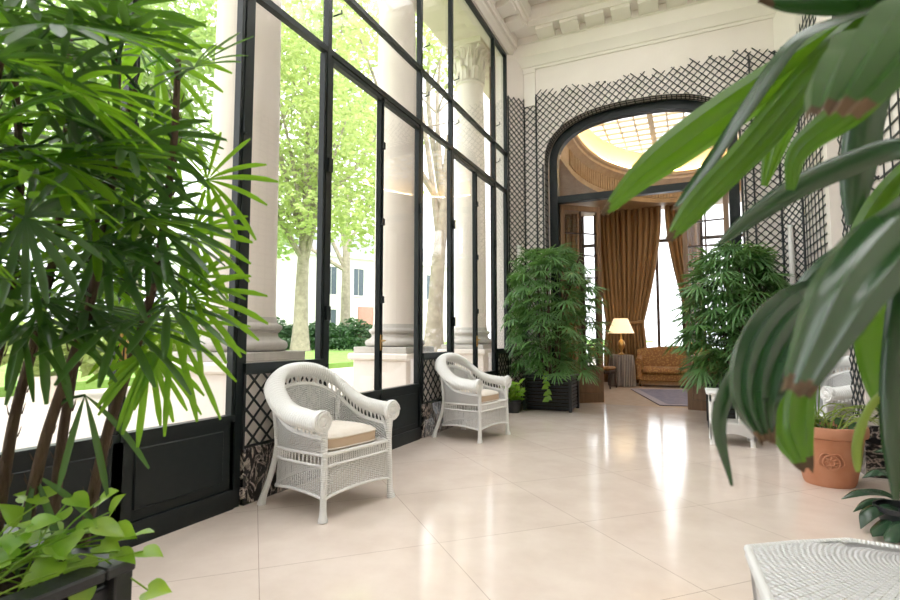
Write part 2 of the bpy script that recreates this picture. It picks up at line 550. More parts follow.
for i in range(25):
    y = lerp(LY0, LY1, i / 24); b.box(LX0, LX1, y - .015, y + .015, ZCEIL + .1, ZCEIL + .15)
b.build('glazing_bars', M['ceil'], w)
b = MB(); b.box(LX0, LX1, LY0, LY1, ZCEIL + .16, ZCEIL + .166)
b.build('glass_pane', M['laylight'], w)

# cornices: bed moulding, modillions, corona, cyma
def cornice_profile(z0):
    return [(0, z0), (.03, z0), (.045, z0 + .03), (.09, z0 + .07), (.10, z0 + .11), (.14, z0 + .115), (.15, z0 + .16),
            (.17, z0 + .175), (.17, z0 + .295), (.44, z0 + .30), (.44, z0 + .40), (.47, z0 + .41), (.475, z0 + .44),
            (.52, z0 + .48), (.54, z0 + .52), (.54, z0 + .55), (.5, ZCEIL), (0, ZCEIL)]


def modillions(b, p0, p1, nrm, z0, sp=.45, w=.30):
    p0, p1, nrm = V(p0), V(p1), V(nrm)
    d = (p1 - p0); L = d.length; d.normalize(); n = int(L / sp)
    for i in range(n + 1):
        c = p0 + d * (L * (i + .5) / (n + 1))
        X = Matrix(((d.x, nrm.x, 0, c.x), (d.y, nrm.y, 0, c.y), (0, 0, 1, 0), (0, 0, 0, 1)))
        bb = MB(); bb.prism([(.16, z0 + .185), (.25, z0 + .19), (.33, z0 + .215), (.41, z0 + .245), (.41, z0 + .305), (.16, z0 + .305)], 'x', -w / 2, w / 2)
        o = len(b.v); b.v += [X @ p for p in bb.v]
        for f in bb.f: b.face([o + k for k in f])


ZC = ZTOP + .02
b = MB()
b.sweep([(XL, YREAR), (XL, YB)][::-1], cornice_profile(ZC))
modillions(b, (XL, -1, 0), (XL, YB - .5, 0), (1, 0, 0), ZC)
struct(b.build('trim_1', M['ceil'], smooth=25), 'white moulded cornice with modillion blocks above the window wall', 'cornice')
b = MB()
b.sweep([(XL, YB), (XR, YB)][::-1], [(0, 5.97), (.02, 5.97), (.03, 6.01), (.05, 6.02), (.06, 6.06), (.1, 6.12), (.13, 6.17)] + cornice_profile(ZC)[5:])
modillions(b, (XL + .5, YB, 0), (XR - .5, YB, 0), (0, -1, 0), ZC)
struct(b.build('trim_2', M['ceil'], smooth=25), 'white moulded cornice with modillion blocks above the arched doorway', 'cornice')
b = MB()
b.sweep([(XR, YREAR), (XR, YB)], cornice_profile(ZC))
modillions(b, (XR, -1, 0), (XR, YB - .5, 0), (-1, 0, 0), ZC)
struct(b.build('trim_3', M['ceil'], smooth=25), 'white moulded cornice above the trellised right wall', 'cornice')

# window wall: masonry above, below the fixed lights and at the ends
BAYS = [(-3.2, -2.3, 'fix'), (-2.3, -.6, 'door'), (-.6, .1, 'fix'), (.1, 1.02, 'fix'), (1.02, 2.72, 'door'), (2.72, 3.65, 'fix'), (3.65, 5.40, 'door'),
        (5.40, 6.30, 'fix'), (6.30, 8.0, 'door'), (8.0, 8.63, 'fix')]
b = MB()
b.box(-3.05, XL, YREAR, 8.7, ZTOP, 7.3)
b.box(-3.05, XL, 8.63, YB + .3, 0, 7.3)
b.box(-3.05, XL, YREAR, -3.2, 0, ZTOP)
for y0, y1, k in BAYS:
    if k == 'fix': b.box(-2.99, XL - .005, y0 + .02, y1 - .02, 0, .9)
b.prism([(XL, 8.68), (-2.62, YB), (XL, YB)], 'z', 0, ZC)
struct(b.build('wall_left', M['wall']), 'cream plaster wall around the tall window frames', 'wall')

FX0, FX1 = -2.905, XL


def fbar(b, y0, y1, z0, z1, x0=FX0, x1=FX1): b.box(x0, x1, y0, y1, z0, z1)


def lattice(b, org, ud, vd, nd_, inside, W, H, sp, bw=.016, bt=.008, diag=True, step=.015, jit=None, seed=1, spu=None):
    """two crossing layers of thin bars over [0,W]x[0,H] in the plane, kept where inside(u,v)"""
    rnd = random.Random(seed)
    org, ud, vd, nn = V(org), V(ud), V(vd), V(nd_)
    for fam in (0, 1):
        if diag:
            a = math.radians(45 if fam == 0 else 135)
        else:
            a = 0 if fam == 0 else PI / 2
        dx, dy = math.cos(a), math.sin(a)
        nx, ny = -dy, dx
        R = math.hypot(W, H)
        if spu and fam == 1: sp = spu
        k0 = int(R / sp) + 1
        for k in range(-k0, k0 + 1):
            c = (W / 2 + nx * sp * k, H / 2 + ny * sp * k)
            j = jit(rnd) if jit else 0
            t = -R / 2 - .1; run = None
            while t <= R / 2 + .1:
                u, v = c[0] + dx * t, c[1] + dy * t
                ok = 0 <= u <= W and 0 <= v <= H and (inside(u, v, j) if jit else inside(u, v))
                if ok and run is None: run = t
                if (not ok or t + step > R / 2 + .1) and run is not None:
                    if t - run > .06:
                        o = nn * (bt * fam)
                        p0 = org + ud * (c[0] + dx * run) + vd * (c[1] + dy * run) + o
                        p1 = org + ud * (c[0] + dx * (t - step)) + vd * (c[1] + dy * (t - step)) + o
                        b.bar(p0, p1, bw, bt, nn)
                    run = None
                t += step


yes = lambda u, v: True
# main frame bars (posts, transoms)
wf = sthing('window_2', 'tall dark green metal window frame running the length of the gallery', 'window frame')
b = MB()
posts = [-3.2, -2.3, -.6, .1, 1.02, 2.72, 3.65, 5.40, 6.30, 8.0, 8.63]
for y in posts:
    h = .026 if 0 < y < 8.5 else .02
    fbar(b, y - h, y + h, 0, ZTOP, FX0, FX1 + .006)
for z, h in ((Z1, .027), (Z2, .025), (ZTOP - .03, .03)):
    fbar(b, -3.2, 8.63, z - h, z + h, FX0, FX1 + .004)
b.build('frame_bars', M['frame'], wf)
b = MB()
for i in range(len(posts) - 1):
    for z0, z1 in ((Z1, Z2), (Z2, ZTOP)):
        b.box(-2.895, -2.889, posts[i] + .03, posts[i + 1] - .03, z0 + .03, z1 - .03)
b.build('transom_glass', M['glass'], wf)
b = MB()
for y in (3.65, 5.4, 6.3, 8.0):
    for z in (Z1 + .33, Z2 + .28):
        b.tube([(XL + .01, y + .03, z), (XL + .05, y + .05, z + .02), (XL + .06, y + .09, z + .05), (XL + .05, y + .10, z + .09)], .007, 6)
b.build('stay_hook', M['frame'], wf)

BAYTXT = {2.72: 'behind the nearer wicker armchair', 5.40: 'behind the farther wicker armchair', 8.0: 'beside the corner palm planter', .1: 'behind the tall foreground palm'}
wn, dn = 3, 1
for y0, y1, k in BAYS:
    if y1 < .05: continue
    if k == 'fix':
        o = sthing('window_%d' % wn, 'fixed window light with dark frame ' + BAYTXT.get(y0, 'along the gallery'), 'window'); wn += 1
        b = MB()
        fbar(b, y0 + .032, y1 - .032, .90, .97, FX0, FX1 + .03)
        fbar(b, y0 + .032, y0 + .06, .97, Z1 - .04); fbar(b, y1 - .06, y1 - .032, .97, Z1 - .04)
        b.build('window_frame', M['frame'], o)
        b = MB(); b.box(-2.895, -2.889, y0 + .05, y1 - .05, .96, Z1 - .04)
        b.build('glass_pane', M['glass'], o)
        t = thing('trellis_panel', 'dark diagonal trellis panel under the window ' + BAYTXT.get(y0, ''), 'trellis', (XL, (y0 + y1) / 2, .4))
        b = MB()
        lattice(b, (XL + .002, y0 + .04, .385), (0, 1, 0), (0, 0, 1), (1, 0, 0), yes, y1 - y0 - .08, .515, .094, .014)
        b.build('lattice', M['lattice'], t)
        b = MB()
        q0 = [(y0 + .03, .38), (y1 - .03, .38), (y1 - .03, .91), (y0 + .03, .91)]; q1 = [(y0 + .048, .4), (y1 - .048, .4), (y1 - .048, .89), (y0 + .048, .89)]
        b.grid([[(XL + .001, *p) for p in q0], [(XL + .02, *p) for p in q0], [(XL + .02, *p) for p in q1], [(XL + .001, *p) for p in q1]], close=True)
        b.build('edge_strip', M['lattice'], t)
        b = MB(); b.rbox(XL - .03, XL + .035, y0 + .035, y1 - .035, 0, .385, .008)
        struct(b.build('baseboard_%d' % wn, M['marble']), 'black veined marble base below the trellis ' + BAYTXT.get(y0, ''), 'marble base')
    else:
        ym = (y0 + y1) / 2 + (.02 if y0 > 1 else 0)
        where = {1.02: 'behind the tall foreground palm', 3.65: 'between the two wicker armchairs', 6.30: 'behind the farther armchair'}[y0]
        o = sthing('door_%d' % dn, 'pair of glazed dark green garden doors ' + where, 'door', (XL, ym, 0)); dn += 1
        for a, c in ((y0 + .034, ym - .004), (ym + .004, y1 - .034)):
            s = .026
            b = MB()
            fbar(b, a, a + s, .02, Z1 - .045); fbar(b, c - s, c, .02, Z1 - .045)
            fbar(b, a, c, .02, .62); fbar(b, a, c, Z1 - .085, Z1 - .045)
            fbar(b, a, c, .0, .13, FX0, FX1 + .02)
            fbar(b, a, c, .58, .625, FX0, FX1 + .012)
            lf = b.build('door_leaf', M['frame'], o)
            b = MB()
            b.rbox(XL, XL + .012, a + .09, c - .09, .19, .53, .005)
            b.build('raised_panel', M['frame'], lf)
            b = MB(); b.box(-2.895, -2.889, a + s - .004, c - s + .004, .61, Z1 - .08)
            b.build('glass_pane', M['glass'], lf)
        b = MB()
        b.rbox(XL + .0, XL + .012, ym - .02, ym + .02, 1.02, 1.18, .004)
        b.tube([(XL + .01, ym, 1.12), (XL + .05, ym, 1.12), (XL + .055, ym - .09, 1.115)], .009, 8)
        b.build('handle', M['brass'], o)
        b = MB()
        b.tube([(XL + .006, ym, .65), (XL + .006, ym, Z1 - .1)], .009, 6)
        for z in (1.5, 2.3, 3.1): b.box(XL, XL + .025, ym - .022, ym + .022, z, z + .07)
        for z in (1.3, 2.6):
            for yy in (y0, y1): b.box(XL + .008, XL + .028, yy - .012, yy + .04 * (1 if yy == y0 else -1), z, z + .12)
        b.build('bolt_rod', M['frame'], o)

# ---- back wall with arched opening
HW, ZS, RISE = 1.53, 4.215, .89     # wall opening
HF, RF = 1.345, .72
AE = 2.5                 # clear width inside the frame


def arch_pts(h, zs, r, n=40):
    out = []
    for i in range(n + 1):
        c, s_ = math.cos(PI * i / n), math.sin(PI * i / n)
        out.append((CX - h * math.copysign(abs(c) ** (2 / AE), c), zs + r * max(0, s_) ** (2 / AE)))
    return out


def arch_z(x, h, zs, r):
    q = (x - CX) / h
    return None if abs(q) >= 1 else zs + r * (1 - abs(q) ** AE) ** (1 / AE)


b = MB()
A = [(CX - HW, 0)] + arch_pts(HW, ZS, RISE) + [(CX + HW, 0)]
b.box(XL - .1, CX - HW, YB, YF + .2, 0, 7.0)
b.box(CX + HW, XR + .1, YB, YF + .2, 0, 7.0)
ap = arch_pts(HW, ZS, RISE)
b.grid([[(x, YB, z) for x, z in ap], [(x, YB, 7.0) for x, z in ap]])
b.grid([[(x, YF + .2, z) for x, z in ap], [(x, YF + .2, 7.0) for x, z in ap]])
b.grid([[(x, YB, z) for x, z in ap], [(x, YF + .2, z) for x, z in ap]])
struct(b.build('wall_back', M['wall']), 'cream end wall with a wide arched opening', 'wall')
# slim flat pilaster beside the corner, above the trellis
b = MB()
b.box(-2.62, -2.41, YB - .025, YB, 5.30, 5.99)
b.rbox(-2.63, -2.40, YB - .04, YB, 5.9, 5.98, .01)
struct(b.build('trim_4', M['ceil']), 'flat plaster pilaster top in the corner above the trellis', 'trim')

# arched door frame
df = sthing('door_7', 'dark arched frame with transom bar at the salon entrance', 'door frame', (CX, YF, 0))
b = MB()
ho, ro = HF + .145, RF + .15
ro_ = [(CX - ho, 0)] + arch_pts(ho, ZS, ro) + [(CX + ho, 0)]
ri_ = [(CX - HF, 0)] + arch_pts(HF, ZS, RF) + [(CX + HF, 0)]
for ya, yb2 in ((YF - .06, YF + .08),):
    b.grid([[(x, ya, z) for x, z in ro_], [(x, ya, z) for x, z in ri_], [(x, yb2, z) for x, z in ri_], [(x, yb2, z) for x, z in ro_], [(x, ya, z) for x, z in ro_]])
b.build('arch_frame', M['frame'], df)
b = MB(); b.box(CX - HF - .01, CX + HF + .01, YF - .05, YF + .07, 3.535, 3.655)
b.build('transom_bar', M['frame'], df)
b = MB(); b.grid([[(x, YF + .03, z) for x, z in arch_pts(HF + .02, ZS, RF + .02)], [(x, YF + .03, 3.64) for x, z in arch_pts(HF + .02, ZS, RF + .02)]])
b.build('fanlight_glass', M['glass'], df)


def salon_leaf(label, hinge, ang, width, hand):
    o = sthing('door_8' if hand > 0 else 'door_9', label, 'door', (hinge[0], hinge[1], 0))
    R = Matrix.Translation(V((hinge[0], hinge[1], 0))) @ Matrix.Rotation(ang, 4, 'Z')
    s, W2 = .075, width
    b = MB()
    b.box(0, s, -.025, .025, .0, 3.53, R); b.box(W2 - s, W2, -.025, .025, .0, 3.53, R)
    b.box(s, W2 - s, -.025, .025, .0, .16, R); b.box(s, W2 - s, -.025, .025, .52, .62, R); b.box(s, W2 - s, -.025, .025, 3.43, 3.53, R)
    lf = b.build('door_leaf', M['wood'], o)
    b = MB(); b.rbox(s, W2 - s, -.015, .015, .16, .52, .006, R); b.build('lower_panel', M['wood'], lf)
    b = MB()
    b.box(W2 / 2 - .012, W2 / 2 + .012, -.018, .018, .62, 3.43, R)
    for i in range(1, 7):
        z = lerp(.62, 3.43, i / 7); b.box(s, W2 - s, -.018, .018, z - .012, z + .012, R)
    b.build('glazing_bars', M['darkwood'], lf)
    b = MB(); b.box(s, W2 - s, -.003, .003, .62, 3.43, R); b.build('glass_pane', M['glass'], lf)
    b = MB(); b.tube([R @ V((W2 - .04, -.03, 1.05)), R @ V((W2 - .04, -.07, 1.05)), R @ V((W2 - .14, -.075, 1.05))], .01, 8)
    b.build('handle', M['brass'], lf)


salon_leaf('brown glazed door leaf standing open at left of the arched entrance', (CX - HF + .01, YF + .06), math.radians(40), .80, 1)
salon_leaf('brown glazed door leaf nearly closed at right of the arched entrance', (CX + HF - .01, YF + .06), math.radians(172), .68, -1)

# ---- end wall trellis (diagonal), ragged top
rt = random.Random(5)
bump_f = [rt.uniform(-.05, .05) for _ in range(60)]


def in_back(u, v, j=0):
    x = -2.62 + u; z = v
    if z - j > 5.50 + bump_f[int(u / .09) % 60]: return False
    q = arch_z(x, HW - .005, ZS, RISE - .005)
    if q is not None and z < q: return False
    return True


t = thing('wall_trellis', 'dark diagonal trellis covering the wall around the arched entrance', 'trellis', (CX, YB, 0))
b = MB()
lattice(b, (-2.62, YB - .003, 0), (1, 0, 0), (0, 0, 1), (0, -1, 0), in_back, 3.90, 5.62, .084, .014, .008, jit=lambda r: r.uniform(-.03, .05))
b.build('lattice', M['lattice'], t)
b = MB()
for x in (-2.40, CX - HW - .02, CX + HW + .02, .93):
    b.box(x - .011, x + .011, YB - .03, YB - .002, 0, 5.45 if x in (-2.40, .93) else 4.2)
b.build('upright_strip', M['lattice'], t)
# trellis inside the reveal
b = MB()
n = 64; rp_ = arch_pts(HW - .006, ZS, RISE - .006, 64)
for i in range(n + 1):
    x, z = rp_[i]; q0, q1 = V(rp_[max(i - 1, 0)]), V(rp_[min(i + 1, n)]); tn = (q1 - q0).normalized()
    b.bar((x, YB, z), (x, YF - .06, z), .016, .008, (tn.y, 0, -tn.x))
for z in [i * .11 for i in range(38)]:
    for sx in (-1, 1):
        x = CX + sx * (HW - .002); b.bar((x, YB, z), (x, YF - .06, z), .016, .008, (-sx, 0, 0))
for y in (YB + .01, YB + .095, YB + .185):
    pts = [(CX - HW + .008, 0)] + arch_pts(HW - .008, ZS, RISE - .008) + [(CX + HW - .008, 0)]
    for a, c in zip(pts, pts[1:]):
        mx = V((CX - (a[0] + c[0]) / 2, 0, ZS - (a[1] + c[1]) / 2)) if a[1] > ZS - .1 and c[1] > ZS - .1 else V((1 if a[0] < CX else -1, 0, 0))
        b.bar((a[0], y, a[1]), (c[0], y, c[1]), .016, .008, mx)
b.build('reveal_lattice', M['lattice'], t)

for sx, lab in ((-1, 'window'), (1, 'right')):
    p0 = V((XL, 8.68, 0)) if sx < 0 else V((1.27, YB, 0))
    p1 = V((-2.62, YB, 0)) if sx < 0 else V((XR, 8.68, 0))
    ud = (p1 - p0); L = ud.length; ud.normalize(); nn = V((ud.y, -ud.x, 0))
    t = thing('corner_trellis', 'narrow dark trellis strip on the angled corner beside the ' + ('tall windows' if sx < 0 else 'right side wall'), 'trellis', tuple((p0 + p1) / 2))
    b = MB()
    lattice(b, p0 + nn * .003, ud, (0, 0, 1), nn, yes, L, 5.45, .075, .014, .008, seed=3)
    b.build('lattice', M['lattice'], t)
    b = MB()
    for q in (0.01, L - .01):
        b.bar(p0 + ud * q + nn * .003, p0 + ud * q + nn * .003 + UP * 5.45, .02, .02, nn)
    b.build('upright_strip', M['lattice'], t)
    c = (p0 + p1) / 2 + nn * .06
    zb = 1.80
    s = thing('wall_sconce', 'slim white tubular wall light on the corner trellis ' + ('by the windows' if sx < 0 else 'at right of the entrance'), 'wall light', (c.x, c.y, zb), 0, 'tubular wall lights')
    b = MB(); b.tube([c + UP * (zb + .02), c + UP * (zb + .93)], .036, 14); b.build('tube_shade', M['sconce'], s, 40)
    b = MB()
    for z in (zb, zb + .93): b.tube([c + UP * z, c + UP * (z + .025)], .04, 14)
    b.bar(c + UP * (zb + .3) - nn * .06, c + UP * (zb + .6) - nn * .06, .03, .05, nn)
    b.build('end_cap', M['cane'], s, 40)

# ---- right wall
b = MB()
b.box(XR, XR + .15, YREAR, 5.9, 0, 7.0); b.box(XR, 2.2, 6.95, YB + .3, 0, 7.0); b.box(2.05, 2.2, 5.9, 6.95, 0, 7.0); b.box(XR + .15, 2.2, 5.75, 5.9, 0, 7.0)
b.box(XR, 2.05, 5.9, 6.95, 4.6, 7.0)
b.prism([(XR, 8.68), (XR, YB), (1.27, YB)], 'z', 0, ZC)
b.box(1.32, XR, 5.5, 5.9, 0, ZC)
b.box(XR - .06, XR, 6.95, 7.12, 0, ZC)
struct(b.build('wall_right', M['wall']), 'cream right side wall with a shallow pier', 'wall')
b = MB()
b.box(XR - .03, XR, YREAR, 5.498, 0, .42); b.box(2.02, 2.05, 5.9, 6.95, 0, .42); b.box(XR, 2.02, 6.92, 6.95, 0, .42); b.box(XR - .03, XR, 7.12, 8.66, 0, .42)
b.box(1.29, XR, 5.47, 5.93, 0, .42)
struct(b.build('baseboard_right', M['marble']), 'black veined marble base along the right wall', 'marble base')
for (a, c, lab, dg) in ((7.14, 8.64, 'between the pier strip and the corner', False), (5.93, 6.92, 'at the back of the niche with the white armchair', False), (1.2, 5.46, 'near the foreground palm', False)):
    t = thing('wall_trellis', 'dark square grid trellis on the right wall ' + lab if a != 5.93 else 'dark square grid trellis ' + lab, 'trellis', (XR, (a + c) / 2, .45))
    b = MB()
    xw = 2.047 if a == 5.93 else XR - .003
    lattice(b, (xw, c, .45), (0, -1, 0), (0, 0, 1), (-1, 0, 0), yes, c - a, 4.1 if a == 5.93 else 5.0, .115, .016, .009, diag=dg, seed=8, spu=.2)
    b.build('lattice', M['lattice'], t)
t = thing('pier_trellis', 'dark diagonal trellis on the white pier of the right wall', 'trellis', (1.4, 5.5, .45))
b = MB()
lattice(b, (1.33, 5.497, .45), (1, 0, 0), (0, 0, 1), (0, -1, 0), yes, .165, 5.0, .09, .015, .008)
lattice(b, (1.317, 5.89, .45), (0, -1, 0), (0, 0, 1), (-1, 0, 0), yes, .38, 5.0, .09, .015, .008)
b.build('lattice', M['lattice'], t)

# rear end, behind the viewer
b = MB(); b.box(XL - .1, XR + .1, YREAR - .15, YREAR, 0, 7.0)
struct(b.build('wall_rear', M['wall']), 'cream rear wall of the gallery', 'wall')

# ------------------------------------------------------------------ portico and garden
GZ = .30
b = MB(); b.box(-9.6, -3.05, -14, 26, GZ - .3, GZ)
struct(b.build('terrace', M['gravel']), 'bright pale terrace outside the tall windows', 'terrace')
b = MB()
rows = []
for i in range(14):
    x = lerp(-9.0, -110, (i / 13) ** 1.7)
    rows.append([(x, y, GZ + .14 + min(1, (-x - 9) / 14) * .18) for y in (-60, -20, 10, 40, 90, 160)])
b.grid(rows); b.grid([rows[0], [(p[0], p[1], GZ - .3) for p in rows[0]]])
struct(b.build('lawn', M['grass']), 'pale green lawn beyond the terrace', 'lawn')


def stone_column(y, lab):
    x = -3.66
    t = thing('stone_column', lab, 'column', (x, y, GZ))
    b = MB()
    b.rbox(x - .46, x + .46, y - .46, y + .46, GZ, GZ + .12, .01)
    b.rbox(x - .40, x + .40, y - .40, y + .40, GZ + .12, .86, .008)
    b.rbox(x - .46, x + .46, y - .46, y + .46, .86, .95, .02)
    b.build('pedestal', M['stone'], t)
    b = MB(); b.rbox(x - .40, x + .40, y - .40, y + .40, .95, 1.03, .008)
    pf = [(.39, 1.03)]
    for i in range(7):
        a = -PI / 2 + PI * i / 6; pf.append((.355 + .05 * math.cos(a), 1.08 + .05 * math.sin(a)))
    pf += [(.34, 1.14), (.32, 1.16), (.315, 1.19), (.335, 1.205)]
    for i in range(7):
        a = -PI / 2 + PI * i / 6; pf.append((.325 + .03 * math.cos(a), 1.24 + .03 * math.sin(a)))
    pf += [(.31, 1.28), (.305, 1.31), (.30, 1.33)]
    b.lathe(pf, (x, y, 0), 40)
    b.build('column_base', M['oldstone'], t, 35)
    b = MB()
    b.lathe([(.30, 1.33), (.293, 1.38), (.291, 2.2), (.288, 3.2), (.278, 4.4), (.262, 5.4), (.25, 5.84), (.275, 5.86), (.28, 5.885), (.26, 5.91)], (x, y, 0), 40)
    for z in (2.35, 3.38, 4.4):
        b.lathe([(.2915 - (z - 1.4) * .0055, z), (.2935 - (z - 1.4) * .0055, z + .006), (.2915 - (z - 1.4) * .0055, z + .012)], (x, y, 0), 40)
    b.build('shaft', M['stone'], t, 35)
    b = MB()
    b.lathe([(.25, 5.9), (.255, 6.1), (.27, 6.3), (.31, 6.45), (.36, 6.52)], (x, y, 0), 24)
    for row, (z0, h, n, r) in enumerate(((5.92, .26, 8, .262), (6.06, .34, 8, .27), (6.3, .2, 16, .29))):
        for k in range(n):
            th = 2 * PI * (k + .5 * (row % 2)) / n
            er = V((math.cos(th), math.sin(th), 0)); et = V((-er.y, er.x, 0))
            rows = []
            for i in range(7):
                q = i / 6
                out = r + .01 + (.02 * q + .11 * max(0, q - .6) ** 1.3 * 3)
                z = z0 + h * (q if q < .86 else .86 - (q - .86) * 1.3)
                wd = (.085 if row < 2 else .045) * (1 - .45 * q ** 3) * (1 + .12 * math.sin(q * 14))
                c = V((x, y, z))
                rows.append([c + er * (out - .012) - et * wd, c + er * (out + .012) - et * wd * .5, c + er * (out - .002), c + er * (out + .012) + et * wd * .5, c + er * (out - .012) + et * wd])
            b.grid(rows)
    for k in range(4):
        th = PI / 4 + k * PI / 2
        c = V((x + .40 * math.cos(th), y + .40 * math.sin(th), 6.44)); er = V((math.cos(th), math.sin(th), 0))
        sp = [c + er * (.07 - .012 * i) * math.cos(i * .7) * .9 + UP * (.07 - .012 * i) * math.sin(i * .7) for i in range(6)]
        b.tube(sp, .028, 6)
    ab = []
    for k in range(4):
        for q in range(8):
            th = -PI / 4 + k * PI / 2 + (q / 8) * PI / 2; f = abs(q / 8 - .5) * 2
            rr = .36 + .14 * f ** 2
            ab.append((x + rr * math.cos(th), y + rr * math.sin(th)))
    b.prism(ab, 'z', 6.52, 6.62)
    b.build('capital', M['stone'], t, 40)
    return t


stone_column(.80, 'pale stone portico column outside behind the tall foreground palm')
stone_column(3.50, 'pale stone portico column outside behind the nearer armchair, partly cut by a dark post')
stone_column(6.20, 'pale stone portico column outside between the two armchairs')
stone_column(8.90, 'pale stone portico column with visible leafy capital outside the corner window')
b = MB()
b.box(-4.06, -3.26, -4, 12.5, 6.62, 6.95); b.box(-4.10, -3.22, -4, 12.5, 6.95, 7.02); b.box(-4.06, -3.26, -4, 12.5, 7.02, 7.6)
b.box(-3.26, -3.05, -4, 12.5, 7.0, 7.3)
b.rbox(-3.30, -3.22, -4, 12.5, 6.58, 6.64, .01)
struct(b.build('beam', M['stone']), 'stone entablature carried by the portico columns', 'entablature')


def leaf_cloud(b, blobs, n, sz, rnd, flat=.5):
    tot = sum(r ** 2 for c, r in blobs)
    for c, r in blobs:
        c = V(c)
        for _ in range(int(n * r * r / tot)):
            d = V((rnd.gauss(0, 1), rnd.gauss(0, 1), rnd.gauss(0, 1))).normalized()
            p = c + d * r * (rnd.random() ** .4); p.z = c.z + (p.z - c.z) * .8
            a = V((rnd.gauss(0, 1), rnd.gauss(0, 1), rnd.gauss(0, flat))).normalized()
            s = a.cross(V((rnd.gauss(0, 1), rnd.gauss(0, 1), rnd.gauss(0, 1)))).normalized()
            z = sz * rnd.uniform(.6, 1.4); nn = a.cross(s) * z * .18
            i = len(b.v)
            b.v += [p - a * z, p - s * z * .55 + nn, p + a * z, p + s * z * .55 + nn]
            b.face([i, i + 1, i + 2]); b.face([i, i + 2, i + 3])


def garden_tree(base, h, tr, blobs, n, sz, leafm, label, seed, lean=(0, 0), group=None):
    rnd = random.Random(seed); base = V(base)
    t = thing('garden_tree', label, 'tree', tuple(base))
    b = MB()
    top = base + V((lean[0], lean[1], h))
    pts = crom([base - UP * .1, base + V((lean[0] * .2, lean[1] * .3, h * .35)), base + V((lean[0] * .7, lean[1] * .6, h * .7)), top], 14)
    b.tube(pts, [tr * (1.35 if i == 0 else 1.1 if i == 1 else 1 - .045 * i) for i in range(14)], 12)
    for c, r in blobs:
        k = rnd.randint(5, 11); c = V(c)
        mid = (pts[k] + c) / 2 + UP * rnd.uniform(.1, .5) + V((rnd.uniform(-.4, .4), rnd.uniform(-.4, .4), 0))
        b.tube(crom([pts[k], mid, c + V((0, 0, r * .5))], 8), [tr * .42 * (1 - .11 * i) for i in range(8)], 7)
        for q in range(3):
            b.tube([mid, mid + V((rnd.uniform(-1, 1), rnd.uniform(-1, 1), rnd.uniform(.3, 1.2))) * r * .7], [tr * .15, tr * .03], 5)
    b.build('trunk', M['bark'], t, 50)
    if n:
        b = MB(); leaf_cloud(b, blobs, n, sz, rnd); b.build('foliage', leafm, t)
    return t


def blobs_px(lst): return [(tuple(at(x, y, F)), r) for x, y, F, r in lst]


garden_tree(at(300, 351, 24), 8.5, .36, blobs_px([(250, 190, 22, 2.2), (300, 190, 24, 2.3), (345, 150, 23, 2.6), (320, 90, 24, 2.6), (275, 110, 22, 2.4), (365, 220, 25, 2.0), (300, 20, 25, 3.0), (350, 10, 26, 2.8), (255, 40, 22, 2.6),
            (330, 215, 22, 1.6), (285, 225, 23, 1.3), (390, 130, 27, 2.2)]), 12500, .15, M['lime'], 'lime green garden tree with forked pale trunk seen between two columns', 4, (.4, -.2))
garden_tree(at(433, 354, 15), 6.5, .26, blobs_px([(360, 60, 14, 1.2), (442, 60, 16, 1.2), (400, 40, 15, 1.5), (435, 20, 17, 1.6)]), 1500, .10, M['lime'], 'nearly bare mottled pale tree trunk seen right of the middle column', 9, (.3, .5))
garden_tree(at(130, 354, 17), 7.5, .3, blobs_px([(60, 190, 15, 2.0), (120, 130, 16, 2.2), (160, 60, 17, 2.4), (90, 30, 15, 2.2), (20, 90, 13, 2.2), (190, 30, 18, 2.2), (180, 120, 18, 1.4)]), 8000, .14, M['lime2'], 'garden tree seen through the fronds of the tall foreground palm', 12)
garden_tree(at(345, 345, 38), 11, .4, blobs_px([(300, 170, 38, 3.4), (350, 120, 40, 3.6), (385, 190, 40, 3.0), (270, 240, 36, 2.0), (320, 60, 40, 4.0)]), 4500, .26, M['lime2'], 'distant mid green tree filling the sky behind the forked lime tree', 15)
rnd = random.Random(77)
for i, (x, y, F, r, lab) in enumerate(((272, 332, 27, 1.0, 'dark round shrub left of the forked tree trunk'), (322, 331, 32, 1.0, 'dark shrub just right of the forked tree trunk'),
                                       (354, 332, 36, 1.2, 'dark shrub below the white house beside the middle column'), (196, 334, 26, 1.2, 'dark shrub glimpsed under the tall palm fronds'))):
    p = at(x, y, F)
    t = thing('garden_shrub', lab, 'shrub', (p.x, p.y, GZ + .3))
    b = MB(); leaf_cloud(b, [((p.x, p.y, GZ + .3 + r * .8), r), ((p.x + .5, p.y + .9, GZ + .2 + r * .7), r * .8), ((p.x - .3, p.y - .9, GZ + .2 + r * .6), r * .8)], 1300, .16, rnd); b.build('foliage', M['hedge'], t)
    b = MB()
    for k in range(4): b.tube([(p.x, p.y, GZ + .2), (p.x + rnd.uniform(-.4, .4), p.y + rnd.uniform(-.4, .4), GZ + 1.2)], .04, 5)
    b.build('stem', M['bark'], t)
for (x, y, F, r, lab) in ((48, 338, 7.2, .5, 'bright lime shrub on the terrace behind the brown palm stems'), (165, 332, 8.6, .5, 'bright lime shrub on the terrace seen under the right fronds of the tall palm')):
    p = at(x, y, F); p.z = 1.0
    t = thing('terrace_shrub', lab, 'shrub', (p.x, p.y, GZ))
    b = MB(); leaf_cloud(b, [(tuple(p), r), ((p.x + .4, p.y + .5, .95), r * .8), ((p.x - .3, p.y - .4, 1.1), r * .8)], 1300, .085, rnd); b.build('foliage', M['lime'], t)
    b = MB(); b.tube([(p.x, p.y, GZ), (p.x + .02, p.y, 1.0)], .04, 8); b.build('stem', M['bark'], t)
    b = MB(); b.lathe([(.22, GZ), (.3, GZ + .3), (.32, GZ + .34), (.28, GZ + .34), (.26, GZ + .28), (0, GZ + .28)], (p.x, p.y, 0), 24); b.build('tub', M['stone'], t, 40)
